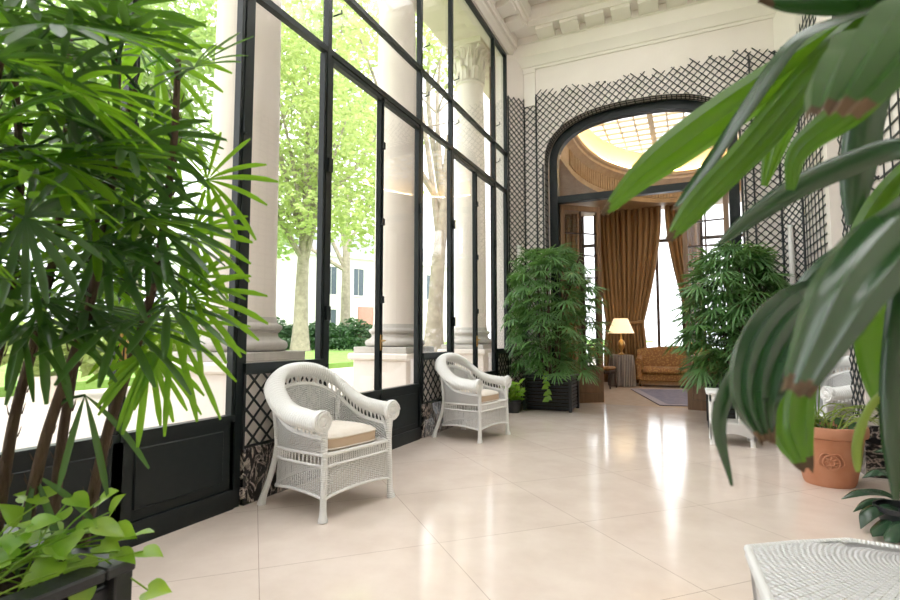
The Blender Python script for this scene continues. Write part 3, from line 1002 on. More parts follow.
a, c = at(215, 343, 23), at(415, 343, 27)
t = thing('clipped_hedge', 'low clipped hedge along the far side of the lawn', 'hedge', tuple((a + c) / 2))
b = MB(); d = (c - a)
for i in range(4200):
    p = a + d * rnd.random() + V((rnd.uniform(-.35, .35), rnd.uniform(-.2, .2), 0)); p.z = GZ + .3 + rnd.uniform(0, .5)
    q = V((rnd.gauss(0, 1), rnd.gauss(0, 1), rnd.gauss(0, 1))).normalized(); s = q.cross(V((rnd.gauss(0, 1), rnd.gauss(0, 1), 1))).normalized()
    i0 = len(b.v); b.v += [p - q * .1, p - s * .06, p + q * .1, p + s * .06]; b.face([i0, i0 + 1, i0 + 2, i0 + 3])
b.build('foliage', M['hedge'], t)

# white house across the garden
o = at(345, 338, 56); ang = math.radians(62)
t = thing('white_house', 'distant white house with tall grey windows across the garden', 'house', (o.x, o.y, GZ), ang)
Mx = WM[t.name]


def wb(b, *a): b.box(*a, M=Mx)


b = MB(); wb(b, -16, 14, 0, 8, 0, 9.4); b.build('facade', M['facade'], t)
b = MB(); wb(b, -16.3, 14.3, -.3, 8, 9.4, 9.8); b.build('cornice_band', M['facade'], t)
b = MB()
i0 = len(b.v); b.v += [Mx @ V(p) for p in ((-16, 0, 9.8), (14, 0, 9.8), (14, 8, 9.8), (-16, 8, 9.8), (-13, 3, 12.5), (11, 3, 12.5), (11, 5, 12.5), (-13, 5, 12.5))]
for f in ((0, 1, 5, 4), (1, 2, 6, 5), (2, 3, 7, 6), (3, 0, 4, 7), (4, 5, 6, 7)): b.face([i0 + k for k in f])
b.build('roof', M['slate'], t)
b = MB(); wb(b, 1.5, 6.5, -.25, 0, 0, 4.2); b.build('brick_bay', M['redbrick'], t)
for r_, z in ((0, .9), (1, 5.4)):
    for k in range(9):
        x = -14.5 + k * 3.2
        if r_ == 0 and 1 < x < 7: continue
        b = MB()
        wb(b, x - .75, x + .75, -.1, 0, z - .15, z); wb(b, x - .75, x - .6, -.1, 0, z, z + 2.9); wb(b, x + .6, x + .75, -.1, 0, z, z + 2.9); wb(b, x - .75, x + .75, -.1, 0, z + 2.9, z + 3.05)
        w = b.build('window', M['facade'], t)
        b = MB(); wb(b, x - .6, x - .04, -.05, -.02, z, z + 2.9); wb(b, x + .04, x + .6, -.05, -.02, z, z + 2.9)
        b.build('pane', M['winglass'], w)

# ------------------------------------------------------------------ salon beyond the arch
SX0, SX1, SY0, SY1, SZ = -3.3, 2.6, YF + .2, 14.25, 4.95
b = MB(); b.box(SX0 - .1, SX1 + .1, 9.5, SY1 + .1, -.2, -.001)
struct(b.build('floor_salon', M['carpet']), 'beige carpeted floor of the salon beyond the arch', 'floor')
WINS = [(-2.62, -1.9), (-1.35, -.12), (.28, 1.75)]
b = MB()
xs = [SX0 - .1] + [q for w_ in WINS for q in w_] + [SX1 + .1]
for i in range(0, len(xs), 2): b.box(xs[i], xs[i + 1], SY1, SY1 + .2, 0, 6.9)
for a, c in WINS: b.box(a, c, SY1, SY1 + .2, 4.75, 6.9); b.box(a, c, SY1, SY1 + .2, 0, .35)
struct(b.build('wall_salon_back', M['woodmid']), 'brown panelled far wall of the salon with tall windows', 'wall')
b = MB(); b.box(SX0 - .15, SX0, SY0, SY1, 0, 6.9)
for i in range(6):
    y = lerp(9.6, 13.9, i / 5)
    b.rbox(SX0, SX0 + .07, y - .11, y + .11, .3, 4.5, .012)
b.box(SX0, SX0 + .1, SY0, SY1, 0, .3)
struct(b.build('wall_salon_left', M['woodmid']), 'brown panelled left wall of the salon', 'wall')
b = MB(); b.box(SX1, SX1 + .15, SY0, SY1, 0, 6.9)
struct(b.build('wall_salon_right', M['wall']), 'pale right wall of the salon', 'wall')
for i, (a, c) in enumerate(WINS):
    w = sthing('window_%d' % (10 + i), ['salon window at left of the gold curtains', 'salon window above the gold sofa', 'salon window hidden behind the right palm'][i], 'window')
    m_ = (a + c) / 2
    b = MB()
    for x in (a + .03, m_, c - .03): b.box(x - .035, x + .035, SY1 + .05, SY1 + .12, .35, 4.75)
    for z in (.38, 3.62, 4.72): b.box(a, c, SY1 + .05, SY1 + .12, z - .04, z + .04)
    b.build('window_frame', M['darkwood'], w)
    b = MB(); b.box(a, c, SY1 + .08, SY1 + .086, .35, 4.75); b.build('glass_pane', M['glass'], w)

# oval ceiling
OY, OA, OB = 10.2, 2.08, 3.45


def oval(k, n=48, y0=9.42):
    pts = [(-OA * k, y0), (-OA * k, (y0 + OY) / 2)]
    for i in range(n + 1):
        th = PI - PI * i / n; pts.append((OA * k * math.cos(th), OY + OB * k * math.sin(th)))
    return pts + [(OA * k, (y0 + OY) / 2), (OA * k, y0)]


b = MB()
ov = oval(1.0)
prof = [(-.10, 4.42), (.0, 4.42), (.02, 4.5), (.0, 4.52), (.0, 4.86), (.03, 4.88), (.08, 4.95), (.12, 4.97), (.12, 5.03), (.17, 5.06), (.18, 5.12), (-.02, 5.13)]
b.sweep(ov, [(-o, z) for o, z in prof])
for i in range(2, len(ov) - 2):
    for q in (0, .5):
        a, c = V(ov[i]), V(ov[i + 1]); p = a.lerp(c, q); d = (c - a).normalized(); nn = V((d.y, -d.x))
        X = Matrix(((d.x, nn.x, 0, p.x), (d.y, nn.y, 0, p.y), (0, 0, 1, 0), (0, 0, 0, 1)))
        b.box(-.018, .018, -.0, .035, 4.53, 4.85, X)
struct(b.build('trim_5', M['gilt'], smooth=30), 'ochre fluted cornice ring under the oval salon ceiling', 'cornice')
b = MB()
o1 = oval(1.02); rect = []
for x, y in o1:
    rect.append((lerp(x, math.copysign(2.75, x), 1) if abs(x) > 1.4 else x * 1.4, y if abs(x) > 1.4 else 14.5))
b.grid([[(x, y, 4.44) for x, y in o1], [(math.copysign(2.8 + .5 * (x < 0), x) if y < 12.5 else x * 2, y if y < 12.5 else 14.4, 4.44 + (0)) for x, y in o1]])
struct(b.build('ceiling_salon', M['gilt']), 'brown soffit around the oval salon ceiling', 'ceiling')
b = MB()
rows = []
for i in range(9):
    a = i / 8 * PI / 2
    k = 1.0 - .13 * (1 - math.cos(a)); z = 5.1 + .34 * math.sin(a)
    rows.append([(x, OY + (y - OY) * 1 if y < OY else y, z) for x, y in oval(k)])
b.grid(rows)
cv = struct(b.build('ceiling_salon_cove', M['cove'], smooth=60), 'pale gold cove curving up to the salon laylight', 'ceiling')
t = thing('cove_light_tube', 'warm light tube along the oval cornice of the salon ceiling', 'light', (0, 11, 5.16))
b = MB(); b.tube([(x, y, 5.165) for x, y in oval(.955)], .016, 6); b.build('tube', emitmat('warm_cove_tube', (1, .80, .50), 8), t)
w = sthing('window_13', 'oval glazed laylight with pale bars over the salon', 'skylight')
b = MB()
LYT = 5.44
for x in [i * .3 - 1.5 for i in range(11)]:
    h = .05 if abs(abs(x) - .6) < .01 else .014
    b.box(x - h, x + h, 9.42, OY + OB * .87 * math.sqrt(max(0, 1 - (x / (OA * .87)) ** 2)), LYT - .01, LYT + .03)
for y in [9.5 + i * .3 for i in range(12)]:
    q = (y - OY) / (OB * .87); xx = OA * .87 * (math.sqrt(max(0, 1 - q * q)) if y > OY else 1)
    b.box(-xx, xx, y - .014, y + .014, LYT - .01, LYT + .03)
b.build('glazing_bars', M['cove'], w)
b = MB(); o2 = oval(.88)
b.grid([[(x, y, LYT + .035) for x, y in o2], [(0, y, LYT + .035) for x, y in o2]])
b.build('glass_pane', M['laylight2'], w)

# curtains
def drape(name, label, top, tie, bot, folds, seed):
    rnd = random.Random(seed)
    t = thing(name, label, 'curtain', ((top[0] + top[1]) / 2, 14.0, 0), 0, 'gold salon curtains')
    n = folds * 8
    rows = []
    for (z, xr, amp) in [(4.62, top, .05), (4.2, top, .055)] + [(lerp(4.2, 1.55, i / 14), tuple(lerp(top[k], tie[k], (i / 14) ** 1.5) for k in (0, 1)), lerp(.055, .03, i / 14)) for i in range(1, 15)] + \
            [(1.45, tie, .03)] + [(lerp(1.45, .03, i / 6), tuple(lerp(tie[k], bot[k], min(1, i / 3)) for k in (0, 1)), .045) for i in range(1, 7)]:
        rows.append([(lerp(xr[0], xr[1], k / n), 14.0 + amp * math.cos(2 * PI * folds * k / n + .6 * math.sin(k * .37)) + .02 * math.sin(k * .21), z) for k in range(n + 1)])
    b = MB(); b.grid(rows); o = b.build('panel', M['curtain'], t, 60)
    md = o.modifiers.new('thick', 'SOLIDIFY'); md.thickness = .012
    b = MB(); zz = 1.5
    b.grid([[(lerp(tie[0] - .01, tie[1] + .01, k / 10), 14.0 - .05 - .03 * math.sin(PI * k / 10), zz + dz + .05 * (k / 10)) for k in range(11)] for dz in (-.05, .05)])
    o = b.build('tie_band', M['curtain'], t, 60); md = o.modifiers.new('thick', 'SOLIDIFY'); md.thickness = .015
    return t


drape('curtain', 'gold velvet curtain left half of the pair behind the lit lamp', (-2.2, -1.46), (-1.99, -1.49), (-2.05, -1.48), 6, 1)
drape('curtain', 'gold velvet curtain right half of the pair, gathered above the sofa arm', (-1.44, -.60), (-1.47, -1.06), (-1.47, -1.0), 6, 2)
drape('curtain', 'gold velvet curtain at the far right of the sofa window', (-.50, .20), (-.05, .26), (-.05, .26), 6, 3)
drape('curtain', 'gold velvet curtain at far left of the salon, beside the open door leaf', (-3.22, -2.6), (-3.25, -2.72), (-3.25, -2.72), 5, 4)

# rug, sofa, lamp table, chairs
t = thing('rug', 'mauve grey patterned rug on the beige carpet before the sofa', 'rug', (.0, 11.6, 0), math.radians(15))
b = MB(); b.rbox(-1.0, 1.3, -1.75, 1.2, .0, .012, .004, WM[t.name]); b.build('pile', M['rug'], t)
b = MB()
for a_ in ((-1.0, 1.3, -1.75, -1.6), (-1.0, 1.3, 1.05, 1.2), (-1.0, -.85, -1.6, 1.05), (1.15, 1.3, -1.6, 1.05)): b.box(a_[0], a_[1], a_[2], a_[3], .012, .014, WM[t.name])
b.build('border', mat('pale_rug_border', (.33, .29, .32), .95), t)

t = thing('sofa', 'gold damask sofa with curved back under the salon window', 'sofa', (-.25, 13.5, 0))
x0, x1, y0, y1 = -1.22, .72, 13.2, 13.9
b = MB(); b.rbox(x0 + .06, x1 - .06, y0 + .05, y1, .13, .30, .02); b.build('base', M['damask'], t, 40)
b = MB()
b.rbox(x0 + .13, (x0 + x1) / 2 - .005, y0, y1 - .18, .30, .46, .045); b.rbox((x0 + x1) / 2 + .005, x1 - .13, y0, y1 - .18, .30, .46, .045)
b.build('seat_cushion', M['damask'], t, 50)
rows = []
for i in range(25):
    q = i / 24; x = lerp(x0, x1, q); h = .86 + .09 * math.sin(PI * q) ** .7
    rows.append([(x, y1 - .22, .3), (x, y1 - .20, h - .08), (x, y1 - .14, h), (x, y1 - .03, h), (x, y1, h - .06), (x, y1, .2)])
b = MB(); b.grid(rows); b.face(list(range(6))); b.face([24 * 6 + k for k in range(6)][::-1]); b.build('backrest', M['damask'], t, 50)
for xa, xb in ((x0, x0 + .14), (x1 - .14, x1)):
    b = MB(); b.rbox(xa, xb, y0 + .03, y1 - .1, .15, .56, .03); b.tube([((xa + xb) / 2, y0 + .01, .58), ((xa + xb) / 2, y1 - .1, .66)], .085, 14); b.build('arm', M['damask'], t, 50)
for x in (x0 + .1, x1 - .1):
    for y in (y0 + .09, y1 - .06):
        b = MB(); b.lathe([(.02, 0), (.028, .03), (.022, .07), (.035, .13)], (x, y, 0), 12); b.build('leg', M['darkwood'], t, 40)
b = MB()
for k in range(60): b.tube([(lerp(x0 + .08, x1 - .08, k / 59), y0 + .045, .13), (lerp(x0 + .08, x1 - .08, k / 59), y0 + .043, .05)], .012, 5)
o = b.build('bullion_fringe', M['curtain'], t); o['kind'] = 'stuff'

tx, ty = -1.52, 13.15
tx_l, ty_l = tx, ty
t = thing('lamp_table', 'small round table under a floor length striped cloth beside the sofa', 'table', (tx, ty, 0))
b = MB(); b.lathe([(.03, .0), (.03, .7), (.25, .71), (.25, .735), (0, .735)], (tx, ty, 0), 24); b.build('pedestal_table', M['darkwood'], t)
rows = []
for z, r, amp in ((.742, .0, 0), (.742, .2, 0), (.742, .255, 0), (.73, .268, .0), (.6, .28, .012), (.35, .29, .02), (.015, .30, .028)):
    rows.append([(tx + (r + amp * math.cos(14 * 2 * PI * k / 112)) * math.cos(2 * PI * k / 112), ty + (r + amp * math.cos(14 * 2 * PI * k / 112)) * math.sin(2 * PI * k / 112), z) for k in range(112)])
b = MB(); b.grid(rows, close=True); b.build('cloth', M['stripe'], t, 60)
t = thing('table_lamp', 'lit brass table lamp with cream shade on the striped table', 'lamp', (tx, ty, .744))
b = MB(); b.lathe([(.075, .744), (.08, .76), (.05, .775), (.025, .80), (.022, .84), (.05, .88), (.085, .95), (.09, 1.0), (.07, 1.06), (.03, 1.10), (.022, 1.13), (.035, 1.15), (.015, 1.17), (.012, 1.3), (0, 1.3)], (tx, ty, 0), 24)
b.build('lamp_base', M['brass'], t, 40)
b = MB()
b.lathe([(.31, 1.255), (.30, 1.265), (.165, 1.60), (.16, 1.605)], (tx, ty, 0), 32); b.v = b.v
sh = b.build('lamp_shade', M['shade'], t, 50)
b = MB(); b.lathe([(.0, 1.30), (.03, 1.32), (.04, 1.38), (.03, 1.43), (0, 1.45)], (tx, ty, 0), 12); b.build('bulb', emitmat('warm_bulb', (1, .75, .4), 12), t, 60)


def salon_chair(x, y, rz, label, arms):
    t = thing('salon_armchair' if arms else 'salon_chair', label, 'chair', (x, y, 0), rz)
    X = WM[t.name]
    for sx in (-1, 1):
        for sy in (-1, 1):
            b = MB(); b.tube([X @ V((sx * .22, sy * .2, .4)), X @ V((sx * .215, sy * .215, .2)), X @ V((sx * .23, sy * .23, 0))], [.026, .02, .016], 8); b.build('leg', M['darkwood'], t, 50)
    b = MB(); b.rbox(-.25, .25, -.24, .23, .34, .41, .015, X); b.build('seat_rail', M['darkwood'], t)
    b = MB(); b.rbox(-.24, .24, -.235, .2, .41, .49, .035, X); b.build('seat', M['damask'], t, 50)
    b = MB()
    for sx in (-1, 1): b.tube([X @ V((sx * .22, .21, .38)), X @ V((sx * .225, .26, .95))], .02, 8)
    b.tube([X @ V((-.225, .26, .95)), X @ V((0, .27, .985)), X @ V((.225, .26, .95))], .024, 8)
    if arms:
        for sx in (-1, 1): b.tube([X @ V((sx * .225, .24, .68)), X @ V((sx * .27, .0, .67)), X @ V((sx * .26, -.18, .64)), X @ V((sx * .24, -.2, .4))], .018, 8)
    b.build('back_frame', M['darkwood'], t, 50)
    b = MB(); b.rbox(-.19, .19, .20, .26, .55 if arms else .7, .93, .02, X); b.build('backrest', M['damask'], t, 50)
    return t


salon_chair(-1.86, 12.52, math.radians(80), 'small dark wood salon chair with gold seat beside the striped table', False)
salon_chair(-2.62, 11.65, math.radians(75), 'gold upholstered salon armchair behind the open left door leaf', True)

# ------------------------------------------------------------------ wicker armchairs
def mirror_path(half):
    return [(-x, *r) for x, *r in half] + [tuple(p) for p in half[::-1][1:]]


def wicker_chair(label):
    t = thing('wicker_armchair', label, 'armchair', (0, 0, 0), 0, 'white wicker armchairs')
    rim = mirror_path([(.335, -.30, .665), (.345, -.16, .675), (.345, .0, .70), (.332, .13, .765), (.285, .25, .865), (.16, .325, .935), (0, .345, .955)])
    low = mirror_path([(.300, -.285, .40), (.305, -.15, .40), (.305, 0, .40), (.30, .11, .40), (.262, .215, .40), (.15, .27, .40), (0, .285, .40)])
    N = 97
    R, L = crom(rim, N), crom(low, N)
    acc = [0]
    for i in range(1, N): acc.append(acc[-1] + (R[i] - R[i - 1]).length)
    inn = []
    for i in range(N):   # rim inner line
        tn = (R[min(i + 1, N - 1)] - R[max(i - 1, 0)]).normalized(); a = tn.cross(UP).normalized()
        inn.append(a)
    # rolled rim: a flattened, outward-tilted roll
    b = MB(); rows = []; uvs = []
    n = 16
    NN = 640
    R_, I_ = crom(R, NN), crom(inn, NN)
    for i in range(NN):
        a = I_[i].normalized(); c = UP
        e = min(i, NN - 1 - i) / NN * N
        f = (1.0 + .12 * max(0, 1 - e / 6)) * (1 + .07 * math.cos(i * 2 * PI / 7))
        p_ = R_[i]
        row = []; ur = []
        for k in range(n):
            th = 2 * PI * k / n
            ox, oz = .066 * f * math.cos(th), .050 * f * math.sin(th)
            sgn = 1 if (a.x * p_.x + a.y * p_.y) > 0 else -1
            oz -= .30 * ox * sgn
            row.append(p_ + a * ox + c * (oz - .045)); ur.append((k / n * .4, i * .003))
        rows.append(row); uvs.append(ur)
    b.grid(rows, [[(u[0], u[1]) for u in ur] for ur in uvs], close=True)
    b.build('rolled_rim', M['cane'], t, 70)
    for i, sx in ((0, -1), (N - 1, 1)):   # scroll discs at the arm tips
        b = MB(); c = R[i] - UP * .045
        X = Matrix.Translation(c) @ Matrix.Rotation(PI / 2, 4, 'X')
        bb = MB(); bb.lathe([(.074, -.02), (.076, .0), (.07, .012), (.055, .006), (.045, .014), (.03, .007), (.02, .016), (0, .018)], (0, 0, 0), 24)
        b.v = [X @ p for p in bb.v]; b.f = bb.f; b.uv = bb.uv; b.mi = bb.mi
        sp = [c + V((math.cos(q * .55) * (.066 - .0033 * q), -.014, math.sin(q * .55) * (.066 - .0033 * q))) for q in range(19)]
        b.tube(sp, .006, 5)
        b.build('arm_scroll', M['cane'], t, 50)
    # body panel
    b = MB(); rows = []; uvs = []
    top = [V((lerp(L[i].x, R[i].x, .86), lerp(L[i].y, R[i].y, .86), R[i].z - .155)) for i in range(N)]
    for j in range(9):
        q = j / 8
        rows.append([L[i].lerp(top[i], q) for i in range(N)]); uvs.append([(acc[i], lerp(.40, top[i].z, q)) for i in range(N)])
    b.grid(rows, uvs)
    o = b.build('woven_panel', M['wicker'], t, 70)
    md = o.modifiers.new('thick', 'SOLIDIFY'); md.thickness = .012; md.offset = 0
    # open band under the rim
    b = MB()
    b.tube(top, .011, 8); b.tube([p + UP * .012 for p in top], .008, 6)
    hi = [R[i] + V((0, 0, -.088)) - V((R[i].x, R[i].y, 0)).normalized() * .012 for i in range(N)]
    b.build('band_rail', M['cane'], t, 50)
    b = MB()
    for i in range(2, N - 3, 2):
        b.tube([top[i], hi[i + 1]], .0052, 5); b.tube([top[i + 1], hi[i]], .0052, 5)
    b.build('open_band', M['cane'], t, 50)
    # seat rails and lower open band, apron
    def ring(z, k): return [V((p.x * k, p.y * k, z)) for p in L]
    def front(z, k, m=24): return [V((lerp(L[0].x, L[-1].x, i / m) * k, L[0].y * k - .004, z)) for i in range(m + 1)]
    b = MB()
    for z, k, r in ((.405, 1.0, .013), (.335, 1.015, .010)):
        b.tube(ring(z, k), r, 8); b.tube(front(z, k), r, 8)
    b.build('seat_rail', M['cane'], t, 50)
    b = MB()
    for i in range(1, N - 1):
        if i % 2: b.tube([ring(.335, 1.015)[i], ring(.405, 1.0)[i]], .005, 5)
    ff, fg = front(.335, 1.015, 30), front(.405, 1.0, 30)
    for i in range(1, 30): b.tube([ff[i], fg[i]], .005, 5)
    b.build('lower_open_band', M['cane'], t, 50)
    b = MB()
    for fn, m in ((ring, N), (front, 25)):
        rows = []; uvs = []
        for j in range(6):
            q = j / 5
            pts = [p for p in fn(0, lerp(1.04, 1.015, q))]
            row = []; ur = []
            for i, p in enumerate(pts):
                e = i / (len(pts) - 1); zb = .135 + .03 * (math.sin(PI * e) ** .6 if fn is front else abs(math.sin(3 * PI * e)) ** .8)
                z = lerp(zb, .335, q); row.append(V((p.x, p.y, z))); ur.append((e * (.62 if fn is front else 1.9), z))
            rows.append(row); uvs.append(ur)
            if j == 0: bot = row
        b.grid(rows, uvs)
        b.m = 1; b.tube(bot, .010, 7); b.m = 0
    o = b.build('apron', [M['wicker'], M['cane']], t, 70)
    # seat
    b = MB(); Ls = ring(.398, .985)
    mid = N // 2
    rows = [[Ls[i] for i in range(mid + 1)], [Ls[N - 1 - i] for i in range(mid + 1)]]
    b.grid(rows, [[(p.x, p.y) for p in r] for r in rows]); o = b.build('seat', M['wickerT'], t)
    md = o.modifiers.new('thick', 'SOLIDIFY'); md.thickness = .012
    for sx in (-1, 1):
        b = MB(); b.tube(crom([(sx * .322, -.305, 0), (sx * .316, -.299, .06), (sx * .312, -.296, .2), (sx * .306, -.292, .42), (sx * .318, -.292, .60)], 12), [.031, .03, .025, .022, .021, .021, .021, .021, .021, .022, .024, .027], 12)
        b.tube(crom([(sx * .306, -.285, .44), (sx * .318, -.22, .55), (sx * .335, -.17, .64)], 6), .011, 6)
        b.build('leg', M['wickerR'], t, 50)
        b = MB(); b.tube(crom([(sx * .312, .325, 0), (sx * .307, .31, .06), (sx * .29, .262, .2), (sx * .277, .215, .40), (sx * .292, .222, .62), (sx * .305, .235, .74)], 14), [.03, .028, .025, .022, .02, .02, .02, .02, .018, .018, .018, .018, .018, .018], 12)
        b.build('leg', M['wickerR'], t, 50)
    return t


ch = wicker_chair('nearer white wicker armchair by the windows with cream seat cushion')
spots = [(-2.36, 3.09, 80, 'nearer white wicker armchair by the windows with cream seat cushion', 'cream seat cushion with tan edge on the nearer wicker armchair'),
         (-2.37, 5.80, 80, 'farther white wicker armchair by the windows with cream seat cushion', 'cream seat cushion with tan edge on the farther wicker armchair'),
         (1.24, 6.46, -60, 'white wicker armchair in the right wall niche, half hidden behind terracotta pot and pier', None)]


def cushion():
    b = MB(); n = 48
    def ringp(k, z, dz=0):
        r = []
        for i in range(n):
            th = 2 * PI * i / n; c, s_ = math.cos(th), math.sin(th); e = .42
            r.append(V((math.copysign(abs(c) ** e, c) * .262 * k, -.03 + math.copysign(abs(s_) ** e, s_) * .235 * k, z)))
        return r
    rows = [ringp(0.001, .545), ringp(.4, .542), ringp(.75, .53), ringp(.93, .512), ringp(.985, .496)]
    b.grid(rows, close=True)
    o = b.build('seat_cushion', M['cushion'], None, 60)
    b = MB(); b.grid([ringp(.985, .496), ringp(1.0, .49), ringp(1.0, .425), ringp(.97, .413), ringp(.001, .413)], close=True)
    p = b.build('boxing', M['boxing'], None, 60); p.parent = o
    b = MB()
    for z in (.494, .424):
        q = ringp(1.0, z); b.tube(q + [q[0]], .006, 6)
    p = b.build('piping', M['cushion'], None, 60); p.parent = o
    return o


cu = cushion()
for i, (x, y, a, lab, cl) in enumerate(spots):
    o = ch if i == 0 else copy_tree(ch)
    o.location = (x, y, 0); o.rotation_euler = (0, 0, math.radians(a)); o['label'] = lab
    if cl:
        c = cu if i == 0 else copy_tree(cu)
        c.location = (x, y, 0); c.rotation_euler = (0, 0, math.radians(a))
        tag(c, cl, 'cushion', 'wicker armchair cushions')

# ------------------------------------------------------------------ small wicker side table
tx0, tx1, ty0, ty1 = .16, .58, 6.40, 6.82
t = thing('wicker_side_table', 'small white wicker side table in front of the right hand palm planter', 'table', ((tx0 + tx1) / 2, (ty0 + ty1) / 2, 0))
b = MB(); b.rbox(tx0 - .03, tx1 + .03, ty0 - .03, ty1 + .03, .535, .57, .01); b.build('tabletop', M['cane'], t)
b = MB()
for x0, x1, y0, y1 in ((tx0, tx1, ty0, ty0 + .02), (tx0, tx1, ty1 - .02, ty1), (tx0, tx0 + .02, ty0, ty1), (tx1 - .02, tx1, ty0, ty1)): b.box(x0, x1, y0, y1, .46, .535)
b.build('top_apron', M['cane'], t)
for x in (tx0 + .02, tx1 - .02):
    for y in (ty0 + .02, ty1 - .02):
        b = MB(); b.tube([(x, y, .54), (x, y, .1), (x, y, 0)], [.02, .02, .026], 10); b.build('leg', M['cane'], t, 50)
b = MB(); b.box(tx0 + .01, tx1 - .01, ty0 + .01, ty1 - .01, .215, .235)
b.build('shelf', M['wickerT'], t)
for ax in range(4):
    b = MB(); rows = []; uvs = []
    for j in range(2):
        row = []; ur = []
        for i in range(17):
            e = i / 16; zz = .225 if j else .055 + .075 * math.sin(PI * e) ** .7
            p = [(lerp(tx0, tx1, e), ty0), (tx1, lerp(ty0, ty1, e)), (lerp(tx1, tx0, e), ty1), (tx0, lerp(ty1, ty0, e))][ax]
            row.append((p[0], p[1], zz)); ur.append((e * .46, zz))
        rows.append(row); uvs.append(ur)
    b.grid(rows, uvs); o = b.build('woven_skirt', M['wickerT'], t); md = o.modifiers.new('thick', 'SOLIDIFY'); md.thickness = .012
for i in range(1, 3):
    for p in ((lerp(tx0, tx1, i / 3), ty0 + .015), (lerp(tx0, tx1, i / 3), ty1 - .015), (tx0 + .015, lerp(ty0, ty1, i / 3)), (tx1 - .015, lerp(ty0, ty1, i / 3))):
        b = MB(); b.tube([(p[0], p[1], .47), (p[0], p[1], .23)], .009, 7); b.build('spindle', M['cane'], t, 50)

# ------------------------------------------------------------------ wicker low table at the near right corner
Z = .45
p0, p1, p2, p3, p4 = at(748, 545, 1), at(770, 600, 1), at(850, 538, 1), at(900, 546, 1), None


def onz(px, py, z):
    u, f, U = ray(px, py); return at(px, py, f * (z - CAMH) / U)


A0, A1, B0, B1 = onz(748, 545, Z), onz(771, 600, Z), onz(848, 538, Z), onz(905, 547, Z)
dl = (A1 - A0).normalized()
near = A0 + dl * .95
far = [A0, A0.lerp(B0, .5) + V((0, .012, 0)), B0, B1, B1 + (B1 - B0).normalized() * .28 + V((.02, -.16, 0)), B1 + V((.36, -.75, 0)), near + V((.9, .02, 0)), near]
out = []
for i in range(len(far)):
    a, c = far[i], far[(i + 1) % len(far)]
    for k in range(10): out.append(a.lerp(c, k / 10))
cen = sum(out, V()) / len(out)
t = thing('wicker_low_table', 'white woven wicker low table cut by the lower right picture corner', 'table', (cen.x, cen.y, 0))
b = MB(); rows = []; uvs = []
fc = B0.lerp(B1, .6) + V((.1, -.05, 0))
for j in range(13):
    q = j / 12
    rows.append([cen.lerp(p, max(q, .001)) + UP * (-.006 * (q > .97)) for p in out])
    uvs.append([((p - fc).length * 0 + math.atan2((cen.lerp(p, max(q, .001)) - fc).y, (cen.lerp(p, max(q, .001)) - fc).x) * .33, (cen.lerp(p, max(q, .001)) - fc).length) for p in out])
b.grid(rows, uvs, close=True)
b.build('woven_top', M['wickerBig'], t)
b = MB(); b.tube([p - UP * .012 for p in out] + [out[0] - UP * .012], .014, 8); b.tube([p - UP * .035 for p in out] + [out[0] - UP * .035], .011, 7)
b.build('braided_edge', M['wickerR'], t, 60)
b = MB(); b.grid([[p - UP * .03 for p in out], [cen.lerp(p, .97) - UP * .22 for p in out]], [[(i * .02, 0) for i in range(len(out))], [(i * .02, .2) for i in range(len(out))]], close=True)
o = b.build('woven_skirt', M['wickerT'], t, 60)
for p in (A0, near, B1 + V((.3, -.2, 0)), near + V((.9, .02, 0))):
    q = cen.lerp(p, .9); b = MB(); b.tube([(q.x, q.y, Z - .04), (q.x, q.y, .06), (q.x, q.y, 0)], [.022, .022, .028], 10); b.build('leg', M['wickerR'], t, 50)

# ------------------------------------------------------------------ planters
def planter(label, x0, x1, y0, y1, h, boards=8, group=None):
    t = thing('slatted_planter', label, 'planter', ((x0 + x1) / 2, (y0 + y1) / 2, 0), 0, group)
    b = MB(); b.box(x0 + .03, x1 - .03, y0 + .03, y1 - .03, .02, h - .08); b.build('liner', M['soil'], t)
    b = MB()
    bh = (h - .06) / boards
    for i in range(boards):
        z = .03 + i * bh
        for a in ((x0 + .01, x1 - .01, y0, y0 + .02), (x0 + .01, x1 - .01, y1 - .02, y1), (x0, x0 + .02, y0 + .01, y1 - .01), (x1 - .02, x1, y0 + .01, y1 - .01)):
            b.rbox(a[0], a[1], a[2], a[3], z, z + bh * .72, .004)
    b.build('slat_side', M['planter'], t)
    for x in (x0, x1):
        for y in (y0, y1):
            b = MB(); b.rbox(x - .025, x + .025, y - .025, y + .025, 0, h - .02, .004); b.build('corner_post', M['planter'], t)
    b = MB()
    for a in ((x0 - .03, x1 + .03, y0 - .03, y0 + .05), (x0 - .03, x1 + .03, y1 - .05, y1 + .03), (x0 - .03, x0 + .05, y0 + .05, y1 - .05), (x1 - .05, x1 + .03, y0 + .05, y1 - .05)): b.rbox(a[0], a[1], a[2], a[3], h - .03, h, .005)
    b.build('rim', M['planter'], t)
    b = MB(); n = 10; rr = random.Random(3)
    rows = [[(lerp(x0 + .04, x1 - .04, i / n), lerp(y0 + .04, y1 - .04, j / n), h - .07 + rr.uniform(-.012, .012)) for i in range(n + 1)] for j in range(n + 1)]
    b.grid(rows); b.build('soil', M['soil'], t, 60)
    return t


PZ = .55
pc = onz(137, 558, PZ)
planter('black slatted planter box in the near left corner under the tall palm', pc.x - .72, pc.x - .03, pc.y - 1.25, pc.y - .03, PZ, 5)
planter('black slatted planter box at left of the arched entrance', -2.45, -1.72, 8.22, 8.78, .56, 9)
planter('black slatted planter box at right of the arched entrance behind the white side table', .19, .93, 7.58, 8.2, .56, 9)
planter('black slatted planter box outside the picture carrying the near right palm', .78, 1.3, .6, 1.1, .5, 7)

